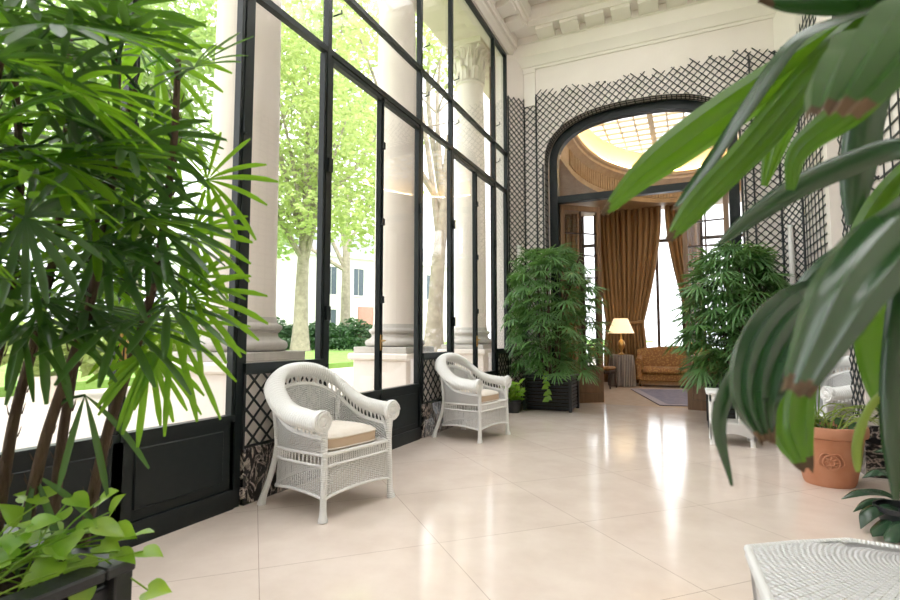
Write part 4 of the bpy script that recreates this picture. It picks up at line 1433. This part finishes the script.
# ------------------------------------------------------------------ fan palms
def leaflet(b, h, d, nrm, L, W, droop, rnd, segs=6, sink=None):
    """one folded strap leaflet from h along d"""
    d = d.normalized(); rows = []
    side = d.cross(nrm).normalized()
    for i in range(segs + 1):
        q = i / segs
        c = h + d * (L * q * (1 - .12 * droop * q)) - UP * (droop * L * q * q)
        w = W * (.22 + .78 * math.sin(min(1, q * 1.7) * PI / 2)) * (1 if q < .82 else (1 - ((q - .82) / .18) * .62)) / 2
        if sink: c = sink(c)
        v = nrm * (w * .45)
        rows.append([c - side * w, c + v * -1 + nrm * 0, c + side * w] if i else [c - side * w * .5, c - v, c + side * w * .5])
    b.grid(rows)


def fan_frond(b, base, hast, d, nrm, n, L, W, spread, droop, rnd, sink=None, pr=.004):
    base, hast = V(base), V(hast)
    mid = (base + hast) / 2 + UP * (.08 * (hast - base).length)
    b.tube(crom([base, mid, hast], 6), [pr * 1.3, pr * 1.2, pr * 1.1, pr, pr, pr], 5)
    d = d.normalized(); nrm = (nrm - d * nrm.dot(d)).normalized(); s = nrm.cross(d)
    for i in range(n):
        e = (i / (n - 1) - .5) * 2 if n > 1 else 0
        a = e * spread + rnd.uniform(-.07, .07)
        dd = d * math.cos(a) + s * math.sin(a)
        leaflet(b, hast, dd, nrm, L * (1 - .22 * e * e) * rnd.uniform(.88, 1.08), W * rnd.uniform(.8, 1.15), droop * rnd.uniform(.6, 1.4), rnd, 6, sink)


camp = V((0, 0, CAMH))
rightv = V((math.cos(YAW), math.sin(YAW), 0)); fwd = V((-math.sin(YAW), math.cos(YAW), 0))

# tall palm in the near left corner
rnd = random.Random(21)
t = thing('fan_palm', 'tall lady palm with brown stems filling the left of the picture', 'palm', (pc.x - .35, pc.y - .3, PZ - .07))
stems = [[(82, 548, 1.58), (108, 430, 1.58), (150, 300, 1.55), (172, 160, 1.5), (178, 60, 1.5)],
         [(20, 556, 1.5), (45, 440, 1.5), (88, 310, 1.48), (112, 180, 1.45), (118, 60, 1.4)],
         [(-5, 540, 1.55), (14, 420, 1.6), (40, 320, 1.6), (62, 200, 1.6), (70, 40, 1.6)],
         [(-60, 560, 1.5), (-25, 430, 1.5), (5, 320, 1.45), (20, 180, 1.4), (10, 30, 1.35)],
         [(50, 552, 1.6), (62, 440, 1.68), (80, 330, 1.72), (100, 200, 1.75), (135, 90, 1.75)],
         [(-90, 570, 1.45), (-60, 420, 1.35), (-40, 280, 1.25), (-20, 150, 1.15), (0, 60, 1.1)]]
spl = []
for st in stems:
    pts = crom([at(*q) for q in st], 20); spl.append(pts)
    b = MB(); b.tube(pts, [.0165 - .0004 * i for i in range(20)], 9)
    for k in range(60):   # torn leaf sheaths
        i = rnd.randint(1, 17); p = pts[i]; q = rnd.uniform(0, 2 * PI); o_ = V((math.cos(q), math.sin(q), 0)) * .016
        b.tube([p + o_, p + o_ * 1.5 + UP * rnd.uniform(.015, .04)], [.0022, .0008], 4)
    b.build('stem', M['stem'], t, 50)
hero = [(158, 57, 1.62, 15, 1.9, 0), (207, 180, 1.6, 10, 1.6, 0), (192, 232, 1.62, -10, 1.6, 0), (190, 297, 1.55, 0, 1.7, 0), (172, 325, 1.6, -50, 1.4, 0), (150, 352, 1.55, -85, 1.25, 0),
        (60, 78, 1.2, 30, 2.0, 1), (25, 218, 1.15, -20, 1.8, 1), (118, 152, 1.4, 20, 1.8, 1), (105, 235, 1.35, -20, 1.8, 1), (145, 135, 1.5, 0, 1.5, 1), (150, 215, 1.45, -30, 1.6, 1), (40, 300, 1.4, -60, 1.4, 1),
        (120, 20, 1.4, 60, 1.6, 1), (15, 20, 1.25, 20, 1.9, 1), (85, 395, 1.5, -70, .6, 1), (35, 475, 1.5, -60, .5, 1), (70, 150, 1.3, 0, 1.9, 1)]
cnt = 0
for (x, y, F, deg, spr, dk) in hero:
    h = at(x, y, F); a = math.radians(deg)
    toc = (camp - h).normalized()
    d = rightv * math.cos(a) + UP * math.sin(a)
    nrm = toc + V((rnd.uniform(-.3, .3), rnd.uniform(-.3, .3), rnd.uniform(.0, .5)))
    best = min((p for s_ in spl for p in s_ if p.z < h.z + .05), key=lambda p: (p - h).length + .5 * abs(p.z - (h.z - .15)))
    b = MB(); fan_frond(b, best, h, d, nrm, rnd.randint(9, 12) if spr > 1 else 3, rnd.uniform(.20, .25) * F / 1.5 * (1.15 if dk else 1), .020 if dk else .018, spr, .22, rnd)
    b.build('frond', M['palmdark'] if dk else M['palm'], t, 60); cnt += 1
xb = MB()
for k in range(400):
    if cnt >= 145: break
    st = spl[k % 6]; i = rnd.randint(9, 19); base = st[i]
    az = rnd.uniform(-2.6, 2.6)
    dirh = rightv * math.cos(az) + fwd * math.sin(az)
    pl = rnd.uniform(.10, .26); el = rnd.uniform(-.15, .8)
    h = base + (dirh * math.cos(el) + UP * math.sin(el)) * pl
    u = (h.dot(rightv)) / max(.3, h.dot(fwd))
    d = dirh + UP * rnd.uniform(-.5, .25)
    if u > -.50: continue
    nrm = UP + dirh * .3 + V((rnd.uniform(-.5, .5), rnd.uniform(-.5, .5), 0)) + (camp - h).normalized() * .5
    b = MB() if cnt < 100 else xb
    b.m = 0 if cnt < 100 else int(rnd.random() < .7)
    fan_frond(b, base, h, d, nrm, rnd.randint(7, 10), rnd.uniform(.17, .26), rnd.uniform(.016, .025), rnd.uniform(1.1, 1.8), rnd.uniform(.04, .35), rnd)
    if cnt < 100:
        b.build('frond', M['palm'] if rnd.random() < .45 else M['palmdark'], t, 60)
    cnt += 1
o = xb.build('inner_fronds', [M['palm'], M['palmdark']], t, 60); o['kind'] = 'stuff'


# twin palms by the arched entrance
def bushy_palm(label, cx, cy, z0, top, rad, ymax, seed, nf=215):
    rnd = random.Random(seed); xb = MB(); inner = set(rnd.sample(range(nf), nf - 98))
    t = thing('fan_palm', label, 'palm', (cx, cy, z0))
    def sink(p):
        q = p.copy()
        if q.y > ymax: q.y = ymax + (q.y - ymax) * .25
        if q.x < -2.6: q.x = -2.6 + (q.x + 2.6) * .35
        if q.x > 1.25: q.x = 1.25 + (q.x - 1.25) * .35
        return q
    sp = []
    for k in range(7):
        a = k * 2.4; r = .05 + .12 * (k % 3) / 2
        bx, by = cx + r * math.cos(a), cy + r * math.sin(a)
        tx_, ty_ = cx + rad * .5 * math.cos(a), min(cy + rad * .4 * math.sin(a), ymax)
        pts = crom([(bx, by, z0), (lerp(bx, tx_, .3), lerp(by, ty_, .3), lerp(z0, top, .45)), (tx_, ty_, top - .3 - .08 * k)], 12)
        sp.append(pts)
        b = MB(); b.tube(pts, .013, 7); b.build('stem', M['stem'], t, 50)
    for k in range(nf):
        q = (k + .5) / nf; z = lerp(z0 + .10, top - .12, q ** .9)
        pr = math.sin(PI * min(1, (.22 + .78 * q) * .98)) ** .5
        az = k * 2.39996 + rnd.uniform(-.3, .3); r = rad * (.30 + .55 * rnd.random()) * max(.3, pr)
        dirh = V((math.cos(az), math.sin(az), 0))
        h = sink(V((cx, cy, z)) + dirh * r)
        base = min((p for s_ in sp for p in s_ if p.z < z + .02), key=lambda p: (p - h).length + abs(p.z - (z - .2)))
        d = dirh + UP * rnd.uniform(-.55, .35 if q < .8 else 1.2)
        nrm = UP * 1.0 + dirh * .55 + V((rnd.uniform(-.35, .35), rnd.uniform(-.35, .35), 0))
        b = MB() if k not in inner else xb
        fan_frond(b, base, h, d, nrm, rnd.randint(10, 14), rnd.uniform(.24, .34), rnd.uniform(.020, .029), rnd.uniform(1.3, 2.0), rnd.uniform(.15, .5), rnd, sink)
        if b is not xb: b.build('frond', M['palmfar'], t, 60)
    o = xb.build('inner_fronds', M['palmfar'], t, 60); o['kind'] = 'stuff'
    return t


bushy_palm('bushy lady palm at left of the arched entrance', -2.05, 8.36, .49, 2.72, .95, 8.66, 31, 235)
bushy_palm('bushy lady palm at right of the arched entrance', .55, 7.87, .49, 2.50, .80, 8.5, 32, 300)


# ------------------------------------------------------------------ pothos under the tall palm, trailing pothos
def heart_leaf(b, p, d, nrm, L, cup=.15):
    d = d.normalized(); nrm = (nrm - d * nrm.dot(d)).normalized(); s = nrm.cross(d)
    prof = [(-.16, .20), (-.10, .36), (.06, .47), (.25, .46), (.48, .36), (.70, .21), (.88, .09), (1.0, .0)]
    cl = [(0.0), (0.02), (.1), (.26), (.48), (.7), (.88), (1.0)]
    rows = []
    for (q, w), c in zip(prof, cl):
        z = -cup * c * c * L
        rows.append([p + d * (q * L) + s * (w * L) + nrm * (z + .10 * w * L), p + d * (c * L) + nrm * (z - .03 * L), p + d * (q * L) - s * (w * L) + nrm * (z + .10 * w * L)])
    b.grid(rows)


rnd = random.Random(8)
t = thing('pothos_plant', 'light green pothos spilling over the near left planter rim', 'plant', (pc.x - .3, pc.y - .3, PZ - .06))
vb = MB(); placed = []
hl = [(72, 497, 1.5, -20), (48, 497, 1.5, 160), (100, 500, 1.5, 40), (115, 530, 1.5, -10), (100, 525, 1.48, 190), (62, 540, 1.45, 200), (45, 555, 1.4, -120), (82, 560, 1.42, -90), (118, 552, 1.47, -20), (143, 551, 1.5, 0),
      (148, 590, 1.5, 10), (82, 585, 1.38, -80), (30, 560, 1.4, -150), (20, 520, 1.45, 120), (100, 545, 1.46, 0), (60, 520, 1.48, 60), (40, 530, 1.45, 190), (75, 530, 1.46, 20), (10, 545, 1.4, 200), (130, 537, 1.5, 30), (110, 512, 1.55, 60)]
for k in range(96):
    if k < len(hl):
        x, y, F, deg = hl[k]; p = at(x, y, F); a = math.radians(deg); d = rightv * math.cos(a) + UP * math.sin(a) * .8 - fwd * .25; L = rnd.uniform(.062, .085)
    else:
        p = V((pc.x - rnd.uniform(.05, .66), pc.y - rnd.uniform(.04, 1.1), PZ + rnd.uniform(.0, .13))); a = rnd.uniform(0, 2 * PI)
        d = V((math.cos(a), math.sin(a), rnd.uniform(-.5, .3))); L = rnd.uniform(.05, .085)
    nrm = UP + (camp - p).normalized() * rnd.uniform(.2, 1.0) + V((rnd.uniform(-.4, .4), rnd.uniform(-.4, .4), 0))
    b = MB(); heart_leaf(b, p, d, nrm, L); b.build('leaf', M['pothos'], t, 60)
    root = V((pc.x - .12 - .3 * rnd.random(), pc.y - .12 - .4 * rnd.random(), PZ - .06))
    m_ = (p + root) / 2 + UP * (.04 if p.z > PZ - .05 else .12)
    vb.tube(crom([root, m_, p], 7), .0022, 5)
vb.build('vine', M['pothos'], t, 50)


def trailing(label, x, y, z, seed, n=12, ln=.42):
    rnd = random.Random(seed)
    t = thing('trailing_pothos', label, 'plant', (x, y, z))
    pts = crom([(x, y + .14, z - .03), (x, y + .03, z + .03), (x + .01, y - .035, z - .04), (x + .02, y - .045, z - ln * .6), (x + .03, y - .05, z - ln)], 24)
    b = MB(); b.tube(pts, .004, 5); b.build('vine', M['pothos'], t, 50)
    for k in range(n):
        p = pts[6 + int(k * 17 / n)]; a = rnd.uniform(-.9, .9) + (PI if k % 2 else 0)
        b = MB(); heart_leaf(b, p, V((math.cos(a), -.35, -.5)), V((0, -1, .4)), rnd.uniform(.07, .10)); b.build('leaf', M['pothos'], t, 60)


trailing('variegated trailing vine hanging down the front of the left entrance planter', -2.09, 8.22, .56, 4)


def low_plant(label, x, y, z, n, L, seed, m, spread=.2):
    rnd = random.Random(seed); t = thing('low_bushy_plant', label, 'plant', (x, y, z))
    for k in range(n):
        a = rnd.uniform(0, 2 * PI); d = V((math.cos(a), math.sin(a), rnd.uniform(.1, 1.0)))
        p = V((x, y, z)) + V((math.cos(a), math.sin(a), 0)) * rnd.uniform(.02, spread) + UP * rnd.uniform(.03, .35)
        b = MB(); b.tube([(x, y, z), p], .004, 5); heart_leaf(b, p, d, UP + V((rnd.uniform(-.5, .5), -.5, 0)), L * rnd.uniform(.7, 1.2)); b.build('leaf', m, t, 60)


# lit plant in a small pot in the corner by the windows
px_, py_ = -2.52, 7.85
t = thing('small_pot', 'small dark pot on the floor in the corner by the windows', 'pot', (px_, py_, 0))
b = MB(); b.lathe([(.09, 0), (.12, .16), (.13, .165), (.13, .2), (.115, .2), (.11, .15), (0, .15)], (px_, py_, 0), 20); b.build('pot_body', M['planter'], t, 40)
low_plant('yellow green leafy plant in the corner between the windows and the left entrance palm', px_, py_, .15, 40, .10, 6, M['pothos'], .16)

# ------------------------------------------------------------------ terracotta pot
qx, qy = .965, 5.12
t = thing('terracotta_pot', 'large terracotta pot with relief rosette beside the right pier', 'pot', (qx, qy, 0))
b = MB()
b.lathe([(.165, 0), (.175, .02), (.205, .16), (.232, .33), (.238, .37), (.262, .38), (.268, .40), (.268, .445), (.262, .46), (.235, .46), (.225, .44), (.21, .36), (0, .36)], (qx, qy, 0), 48)
b.build('pot_body', M['terracotta'], t, 40)
b = MB()
fd = (V((-.1, -1.0, 0)) - V((0, 0, 0))).normalized(); sd = V((-fd.y, fd.x, 0)) * -1
c0 = V((qx, qy, .2)) + fd * .213
ring_ = lambda r, k, z=0: c0 + sd * (r * math.cos(k)) + (UP * .97 - fd * -.14) * (r * math.sin(k)) + fd * z
b.tube([ring_(.055, k * PI / 12) for k in range(25)], .008, 6)
b.tube([ring_(.02, k * PI / 6) for k in range(13)], .009, 6)
for k in range(8): b.tube([ring_(.022, k * PI / 4), ring_(.05, k * PI / 4)], [.011, .005], 6)
for sx in (-1, 1): b.tube(crom([ring_(.06, PI / 2), ring_(.085, PI / 2 - sx * .7), ring_(.08, -sx * .2 + (0 if sx > 0 else PI)), ring_(.062, -PI / 2)], 10), .006, 5)
b.build('rosette', M['terracotta'], t, 60)
b = MB(); b.lathe([(0, .385), (.1, .39), (.218, .375)], (qx, qy, 0), 24); b.build('soil', M['soil'], t, 50)
rnd = random.Random(14)
t = thing('arching_plant', 'yellow green plant with thin arching stalks in the terracotta pot', 'plant', (qx, qy, .38))
for k in range(36):
    a = rnd.uniform(-.6, .6) + (0 if k % 3 else PI) + (.3 if k % 5 == 0 else 0)
    dd = rightv * math.cos(a) + fwd * math.sin(a); r = rnd.uniform(.26, .5) * (1 if k % 3 else .55)
    r0 = V((qx, qy, .38)) + V((rnd.uniform(-.12, .12), rnd.uniform(-.12, .12), 0))
    hgt = rnd.uniform(.08, .2)
    cp = crom([r0, r0 + dd * r * .35 + UP * hgt, r0 + dd * r * .75 + UP * (hgt + .03), r0 + dd * r + UP * (hgt - .02)], 9)
    if any(p.x > 1.38 or (p.x > 1.18 and p.y > 5.3) for p in cp): continue
    b = MB(); b.tube(cp, [.006, .006, .005, .005, .005, .004, .004, .003, .002], 5)
    for i in range(3, 9):
        for sx in (-1, 1):
            s_ = dd.cross(UP) * sx
            leaflet(b, cp[i], dd * .8 + s_ * .5, UP, .07, .01, .1, rnd, 3)
    b.build('stalk', M['blade'], t, 60)
for k in range(26):
    a = rnd.uniform(0, 2 * PI); p = V((qx, qy, .40)) + V((math.cos(a), math.sin(a), 0)) * rnd.uniform(.02, .17) + UP * rnd.uniform(.01, .09)
    b = MB(); heart_leaf(b, p, V((math.cos(a), math.sin(a), .2)), UP + V((0, -.6, 0)), rnd.uniform(.05, .08)); b.tube([p, V((p.x, p.y, .385))], .003, 4); b.build('leaf', M['palmdark'], t, 60)
for (xx, yy) in ((812, 350), (820, 362), (806, 372)):
    p = at(xx, yy, 4.25); b = MB(); b.tube(crom([(qx - .06, qy, .385), (lerp(qx - .06, p.x, .4), qy, .6), p], 8), .005, 5)
    for i in range(5): leaflet(b, p - UP * (.03 * i), V((rnd.uniform(-1, 1), -.4, .7)), V((0, -1, .3)), .09, .018, .3, rnd, 4)
    b.build('stalk', M['palm'], t, 60)

# ------------------------------------------------------------------ dark leaved plant at lower right
bx, by = 1.12, 4.02
t = thing('floor_pot', 'low dark pot of the broad leaved plant beside the wicker low table', 'pot', (bx, by, 0))
b = MB(); b.lathe([(.10, 0), (.14, .12), (.15, .125), (.15, .15), (.135, .15), (.13, .11), (0, .11)], (bx, by, 0), 24); b.build('pot_body', M['planter'], t, 40)
rnd = random.Random(5)
t = thing('broad_leaf_plant', 'dark broad leaved plant drooping over the floor at lower right', 'plant', (bx, by, .11))


def strap(b, pts, ws, nh, pleats=2, amp=.05, n=22, tipm=None, tipq=.95):
    P = crom(pts, n); rows = []; m = pleats * 2
    W_ = crom([(w, 0, 0) for w in ws], n)
    for i, p in enumerate(P):
        tn = (P[min(i + 1, n - 1)] - P[max(i - 1, 0)]).normalized()
        s = tn.cross(nh).normalized(); nn = s.cross(tn).normalized(); w = max(.0008, W_[i].x)
        rows.append([p + s * (w * (k / m - .5)) + nn * (w * (amp * (1 if k % 2 else -1) - .28 * ((k / m - .5) * 2) ** 2 * .5)) for k in range(m + 1)])
    k0 = len(b.f)
    b.grid(rows)
    if tipm is not None:
        rr = random.Random(int(abs(P[-1].x * 7919 + P[-1].z * 104729)) + n)
        for k in range(m):
            i0 = int((n - 1) * (tipq + rr.uniform(-.02, .012)))
            for i in range(max(0, i0), n - 1): b.mi[k0 + i * m + k] = tipm
        v0 = len(b.v) - (m + 1)
        tn = (P[-1] - P[-2])
        for k in range(m + 1): b.v[v0 + k] = b.v[v0 + k] + tn * rr.uniform(-.6, 1.2)


for (pix, wd) in (([(905, 505, 3.45), (885, 492, 3.35), (862, 490, 3.3), (841, 499, 3.28)], .09), ([(908, 510, 3.4), (885, 505, 3.25), (868, 512, 3.2), (861, 536, 3.17)], .10),
                  ([(910, 515, 3.35), (895, 517, 3.2), (880, 528, 3.1), (873, 546, 3.05)], .10), ([(912, 505, 3.4), (900, 480, 3.4), (880, 470, 3.4), (862, 478, 3.38)], .10),
                  ([(915, 515, 3.3), (905, 520, 3.1), (893, 535, 3.0), (885, 552, 2.98)], .10), ([(915, 500, 3.5), (905, 470, 3.6), (890, 450, 3.65), (872, 452, 3.62)], .09),
                  ([(918, 500, 3.45), (912, 470, 3.5), (903, 440, 3.5), (895, 425, 3.5)], .09), ([(918, 512, 3.4), (930, 490, 3.3), (945, 485, 3.2), (960, 500, 3.1)], .10), ([(905, 508, 3.4), (888, 500, 3.4), (870, 500, 3.4), (853, 512, 3.35)], .08)):
    P = [at(*q) for q in pix]
    for p in P: p.z = max(p.z, .03)
    b = MB(); strap(b, P, [.01, wd * .9, wd, wd * .75, .004], UP + (camp - P[1]).normalized() * .3, 1, .06)
    b.tube([(bx, by, .11), (lerp(bx, P[0].x, .5), lerp(by, P[0].y, .5), max(.16, P[0].z)), P[0]], .006, 6)
    b.build('leaf', M['darkleaf'], t, 60)

# ------------------------------------------------------------------ big strap leaves of the near right palm
SP = V((.92, .85, 0))
t = thing('fan_palm', 'broad strap leaved palm reaching in from the upper right, close to the viewer', 'palm', (SP.x, SP.y, .43))
b = MB()
stp = crom([(SP.x, SP.y, .43), (SP.x - .03, SP.y, 1.0), (SP.x - .06, SP.y + .02, 1.5), (SP.x - .1, SP.y + .02, 1.85)], 16)
b.tube(stp, .03, 10); b.build('stem', M['stem'], t, 50)
H1, H2, H3 = at(935, -25, .74), at(945, 165, .70), at(900, 262, .80)
for h, i in ((H1, 15), (H2, 13), (H3, 9)):
    b = MB(); b.tube(crom([stp[i], (stp[i] + h) / 2 + UP * .03, h], 8), .008, 8); b.build('petiole', M['bigleafdark'], t, 50)


def big(hast, pix, wpx, m, tilt=(0, 0, 0), pl=3, amp=.05, tip=True, tq=.978):
    pts = [hast] + [at(*q) for q in pix]
    Fm = [q[2] for q in pix]; Fm = [Fm[0]] + Fm
    n = len(wpx); ws = [w * Fm[min(len(Fm) - 1, int(i * len(Fm) / n))] / FPX for i, w in enumerate(wpx)]
    mid = pts[len(pts) // 2]
    b = MB(); strap(b, pts, ws, (camp - mid).normalized() + V(tilt), pl, amp, 60, 1 if tip else None, tq)
    b.build('leaf', [m, M['leaftip']], t, 60)


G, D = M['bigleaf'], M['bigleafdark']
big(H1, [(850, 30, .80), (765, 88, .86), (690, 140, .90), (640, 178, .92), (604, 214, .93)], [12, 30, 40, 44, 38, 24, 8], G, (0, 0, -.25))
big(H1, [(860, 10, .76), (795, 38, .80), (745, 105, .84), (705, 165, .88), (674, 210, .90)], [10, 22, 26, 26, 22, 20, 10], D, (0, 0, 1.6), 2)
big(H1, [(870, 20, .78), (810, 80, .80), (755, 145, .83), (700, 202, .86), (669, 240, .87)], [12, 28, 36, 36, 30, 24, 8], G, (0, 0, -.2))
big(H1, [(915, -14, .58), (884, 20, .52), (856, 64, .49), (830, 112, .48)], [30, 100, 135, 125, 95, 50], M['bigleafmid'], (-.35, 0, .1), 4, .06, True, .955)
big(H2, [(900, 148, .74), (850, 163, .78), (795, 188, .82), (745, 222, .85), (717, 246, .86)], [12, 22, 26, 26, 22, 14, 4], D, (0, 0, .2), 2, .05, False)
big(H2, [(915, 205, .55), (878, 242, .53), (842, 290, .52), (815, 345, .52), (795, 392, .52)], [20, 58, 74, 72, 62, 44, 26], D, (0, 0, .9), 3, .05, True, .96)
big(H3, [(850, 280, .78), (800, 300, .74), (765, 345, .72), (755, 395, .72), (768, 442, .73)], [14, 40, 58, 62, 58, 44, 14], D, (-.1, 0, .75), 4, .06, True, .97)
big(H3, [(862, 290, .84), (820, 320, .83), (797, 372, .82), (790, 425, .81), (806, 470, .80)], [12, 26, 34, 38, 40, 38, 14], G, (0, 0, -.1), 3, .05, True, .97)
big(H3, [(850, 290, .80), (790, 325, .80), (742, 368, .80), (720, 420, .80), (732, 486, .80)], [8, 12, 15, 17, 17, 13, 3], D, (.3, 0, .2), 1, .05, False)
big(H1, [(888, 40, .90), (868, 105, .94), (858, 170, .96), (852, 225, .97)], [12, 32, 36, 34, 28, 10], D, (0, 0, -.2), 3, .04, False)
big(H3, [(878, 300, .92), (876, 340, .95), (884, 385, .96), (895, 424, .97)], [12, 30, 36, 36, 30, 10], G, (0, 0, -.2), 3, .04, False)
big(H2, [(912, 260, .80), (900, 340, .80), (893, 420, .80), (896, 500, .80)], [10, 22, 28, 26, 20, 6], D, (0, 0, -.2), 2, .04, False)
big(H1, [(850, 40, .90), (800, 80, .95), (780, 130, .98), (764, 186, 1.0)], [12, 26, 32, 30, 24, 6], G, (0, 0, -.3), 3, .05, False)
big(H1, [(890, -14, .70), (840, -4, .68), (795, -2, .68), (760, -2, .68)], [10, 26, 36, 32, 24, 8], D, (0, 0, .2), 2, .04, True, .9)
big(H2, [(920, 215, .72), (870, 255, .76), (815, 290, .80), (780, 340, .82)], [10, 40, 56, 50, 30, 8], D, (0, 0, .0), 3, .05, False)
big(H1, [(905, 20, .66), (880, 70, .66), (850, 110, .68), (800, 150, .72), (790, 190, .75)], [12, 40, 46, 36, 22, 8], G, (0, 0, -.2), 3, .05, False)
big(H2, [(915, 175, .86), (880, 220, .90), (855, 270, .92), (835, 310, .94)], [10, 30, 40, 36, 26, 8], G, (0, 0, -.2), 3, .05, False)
b = MB(); b.tube(crom([at(905, 375, .82), at(872, 405, .82), at(858, 440, .82), at(858, 472, .82)], 12), [.003, .004, .005, .006, .006, .006, .007, .007, .007, .007, .006, .003], 7)
b.tube(crom([H2, at(925, 300, .80), at(905, 375, .82)], 8), .004, 6)
b.build('leaf_stalk', M['blade'], t, 60)

# ------------------------------------------------------------------ light
def lamp(name, typ, loc, energy, col, size=.1):
    l = bpy.data.lights.new(name, typ); l.energy = energy; l.color = col
    if typ == 'POINT': l.shadow_soft_size = size
    o = bpy.data.objects.new(name, l); o.location = loc; C.objects.link(o); return o


lamp('lamp_bulb_light', 'POINT', (tx_l, ty_l, 1.38), 6, (1, .68, .34), .05)
wd = bpy.data.worlds.new('overcast_sky'); SC.world = wd; wd.use_nodes = True
nt = wd.node_tree; nt.nodes.clear()
out = nt.nodes.new('ShaderNodeOutputWorld'); bg = nt.nodes.new('ShaderNodeBackground')
tc = nt.nodes.new('ShaderNodeTexCoord'); sp_ = nt.nodes.new('ShaderNodeSeparateXYZ'); rp = nt.nodes.new('ShaderNodeValToRGB')
nt.links.new(tc.outputs['Generated'], sp_.inputs[0]); nt.links.new(sp_.outputs['Z'], rp.inputs[0])
rp.color_ramp.elements[0].position = 0; rp.color_ramp.elements[0].color = (.86, .90, .95, 1)
rp.color_ramp.elements[1].position = .5; rp.color_ramp.elements[1].color = (1, 1, 1, 1)
nt.links.new(rp.outputs[0], bg.inputs[0]); nt.links.new(bg.outputs[0], out.inputs[0])
bg.inputs[1].default_value = 1.0
sun = bpy.data.lights.new('hazy_sun', 'SUN'); sun.energy = 1.2; sun.angle = math.radians(12); sun.color = (1, .96, .9)
so = bpy.data.objects.new('hazy_sun', sun); C.objects.link(so)
so.rotation_euler = V((-.35, .5, -.8)).to_track_quat('-Z', 'Y').to_euler()
SC.cycles.transparent_max_bounces = 32
SC.cycles.max_bounces = 14; SC.cycles.diffuse_bounces = 6; SC.cycles.glossy_bounces = 4; SC.cycles.transmission_bounces = 6
SC.cycles.caustics_reflective = False; SC.cycles.caustics_refractive = False
SC.cycles.sample_clamp_indirect = 8.0
SC.cycles.use_denoising = True

# ------------------------------------------------------------------ camera
cam = bpy.data.cameras.new('camera'); co = bpy.data.objects.new('camera', cam); C.objects.link(co)
cam.sensor_fit = 'HORIZONTAL'; cam.sensor_width = 36; cam.lens = 36 * FPX / 900
cam.clip_start = .05; cam.clip_end = 500
co.location = camp; co.rotation_euler = (PI / 2 + PITCH, 0, YAW)
cam.dof.use_dof = True; cam.dof.focus_distance = 4.5; cam.dof.aperture_fstop = 4.0
SC.camera = co
SC.view_settings.view_transform = 'Standard'; SC.view_settings.look = 'None'
SC.view_settings.exposure = 1.95; SC.view_settings.gamma = 1.0; SC.view_settings.use_curve_mapping = False
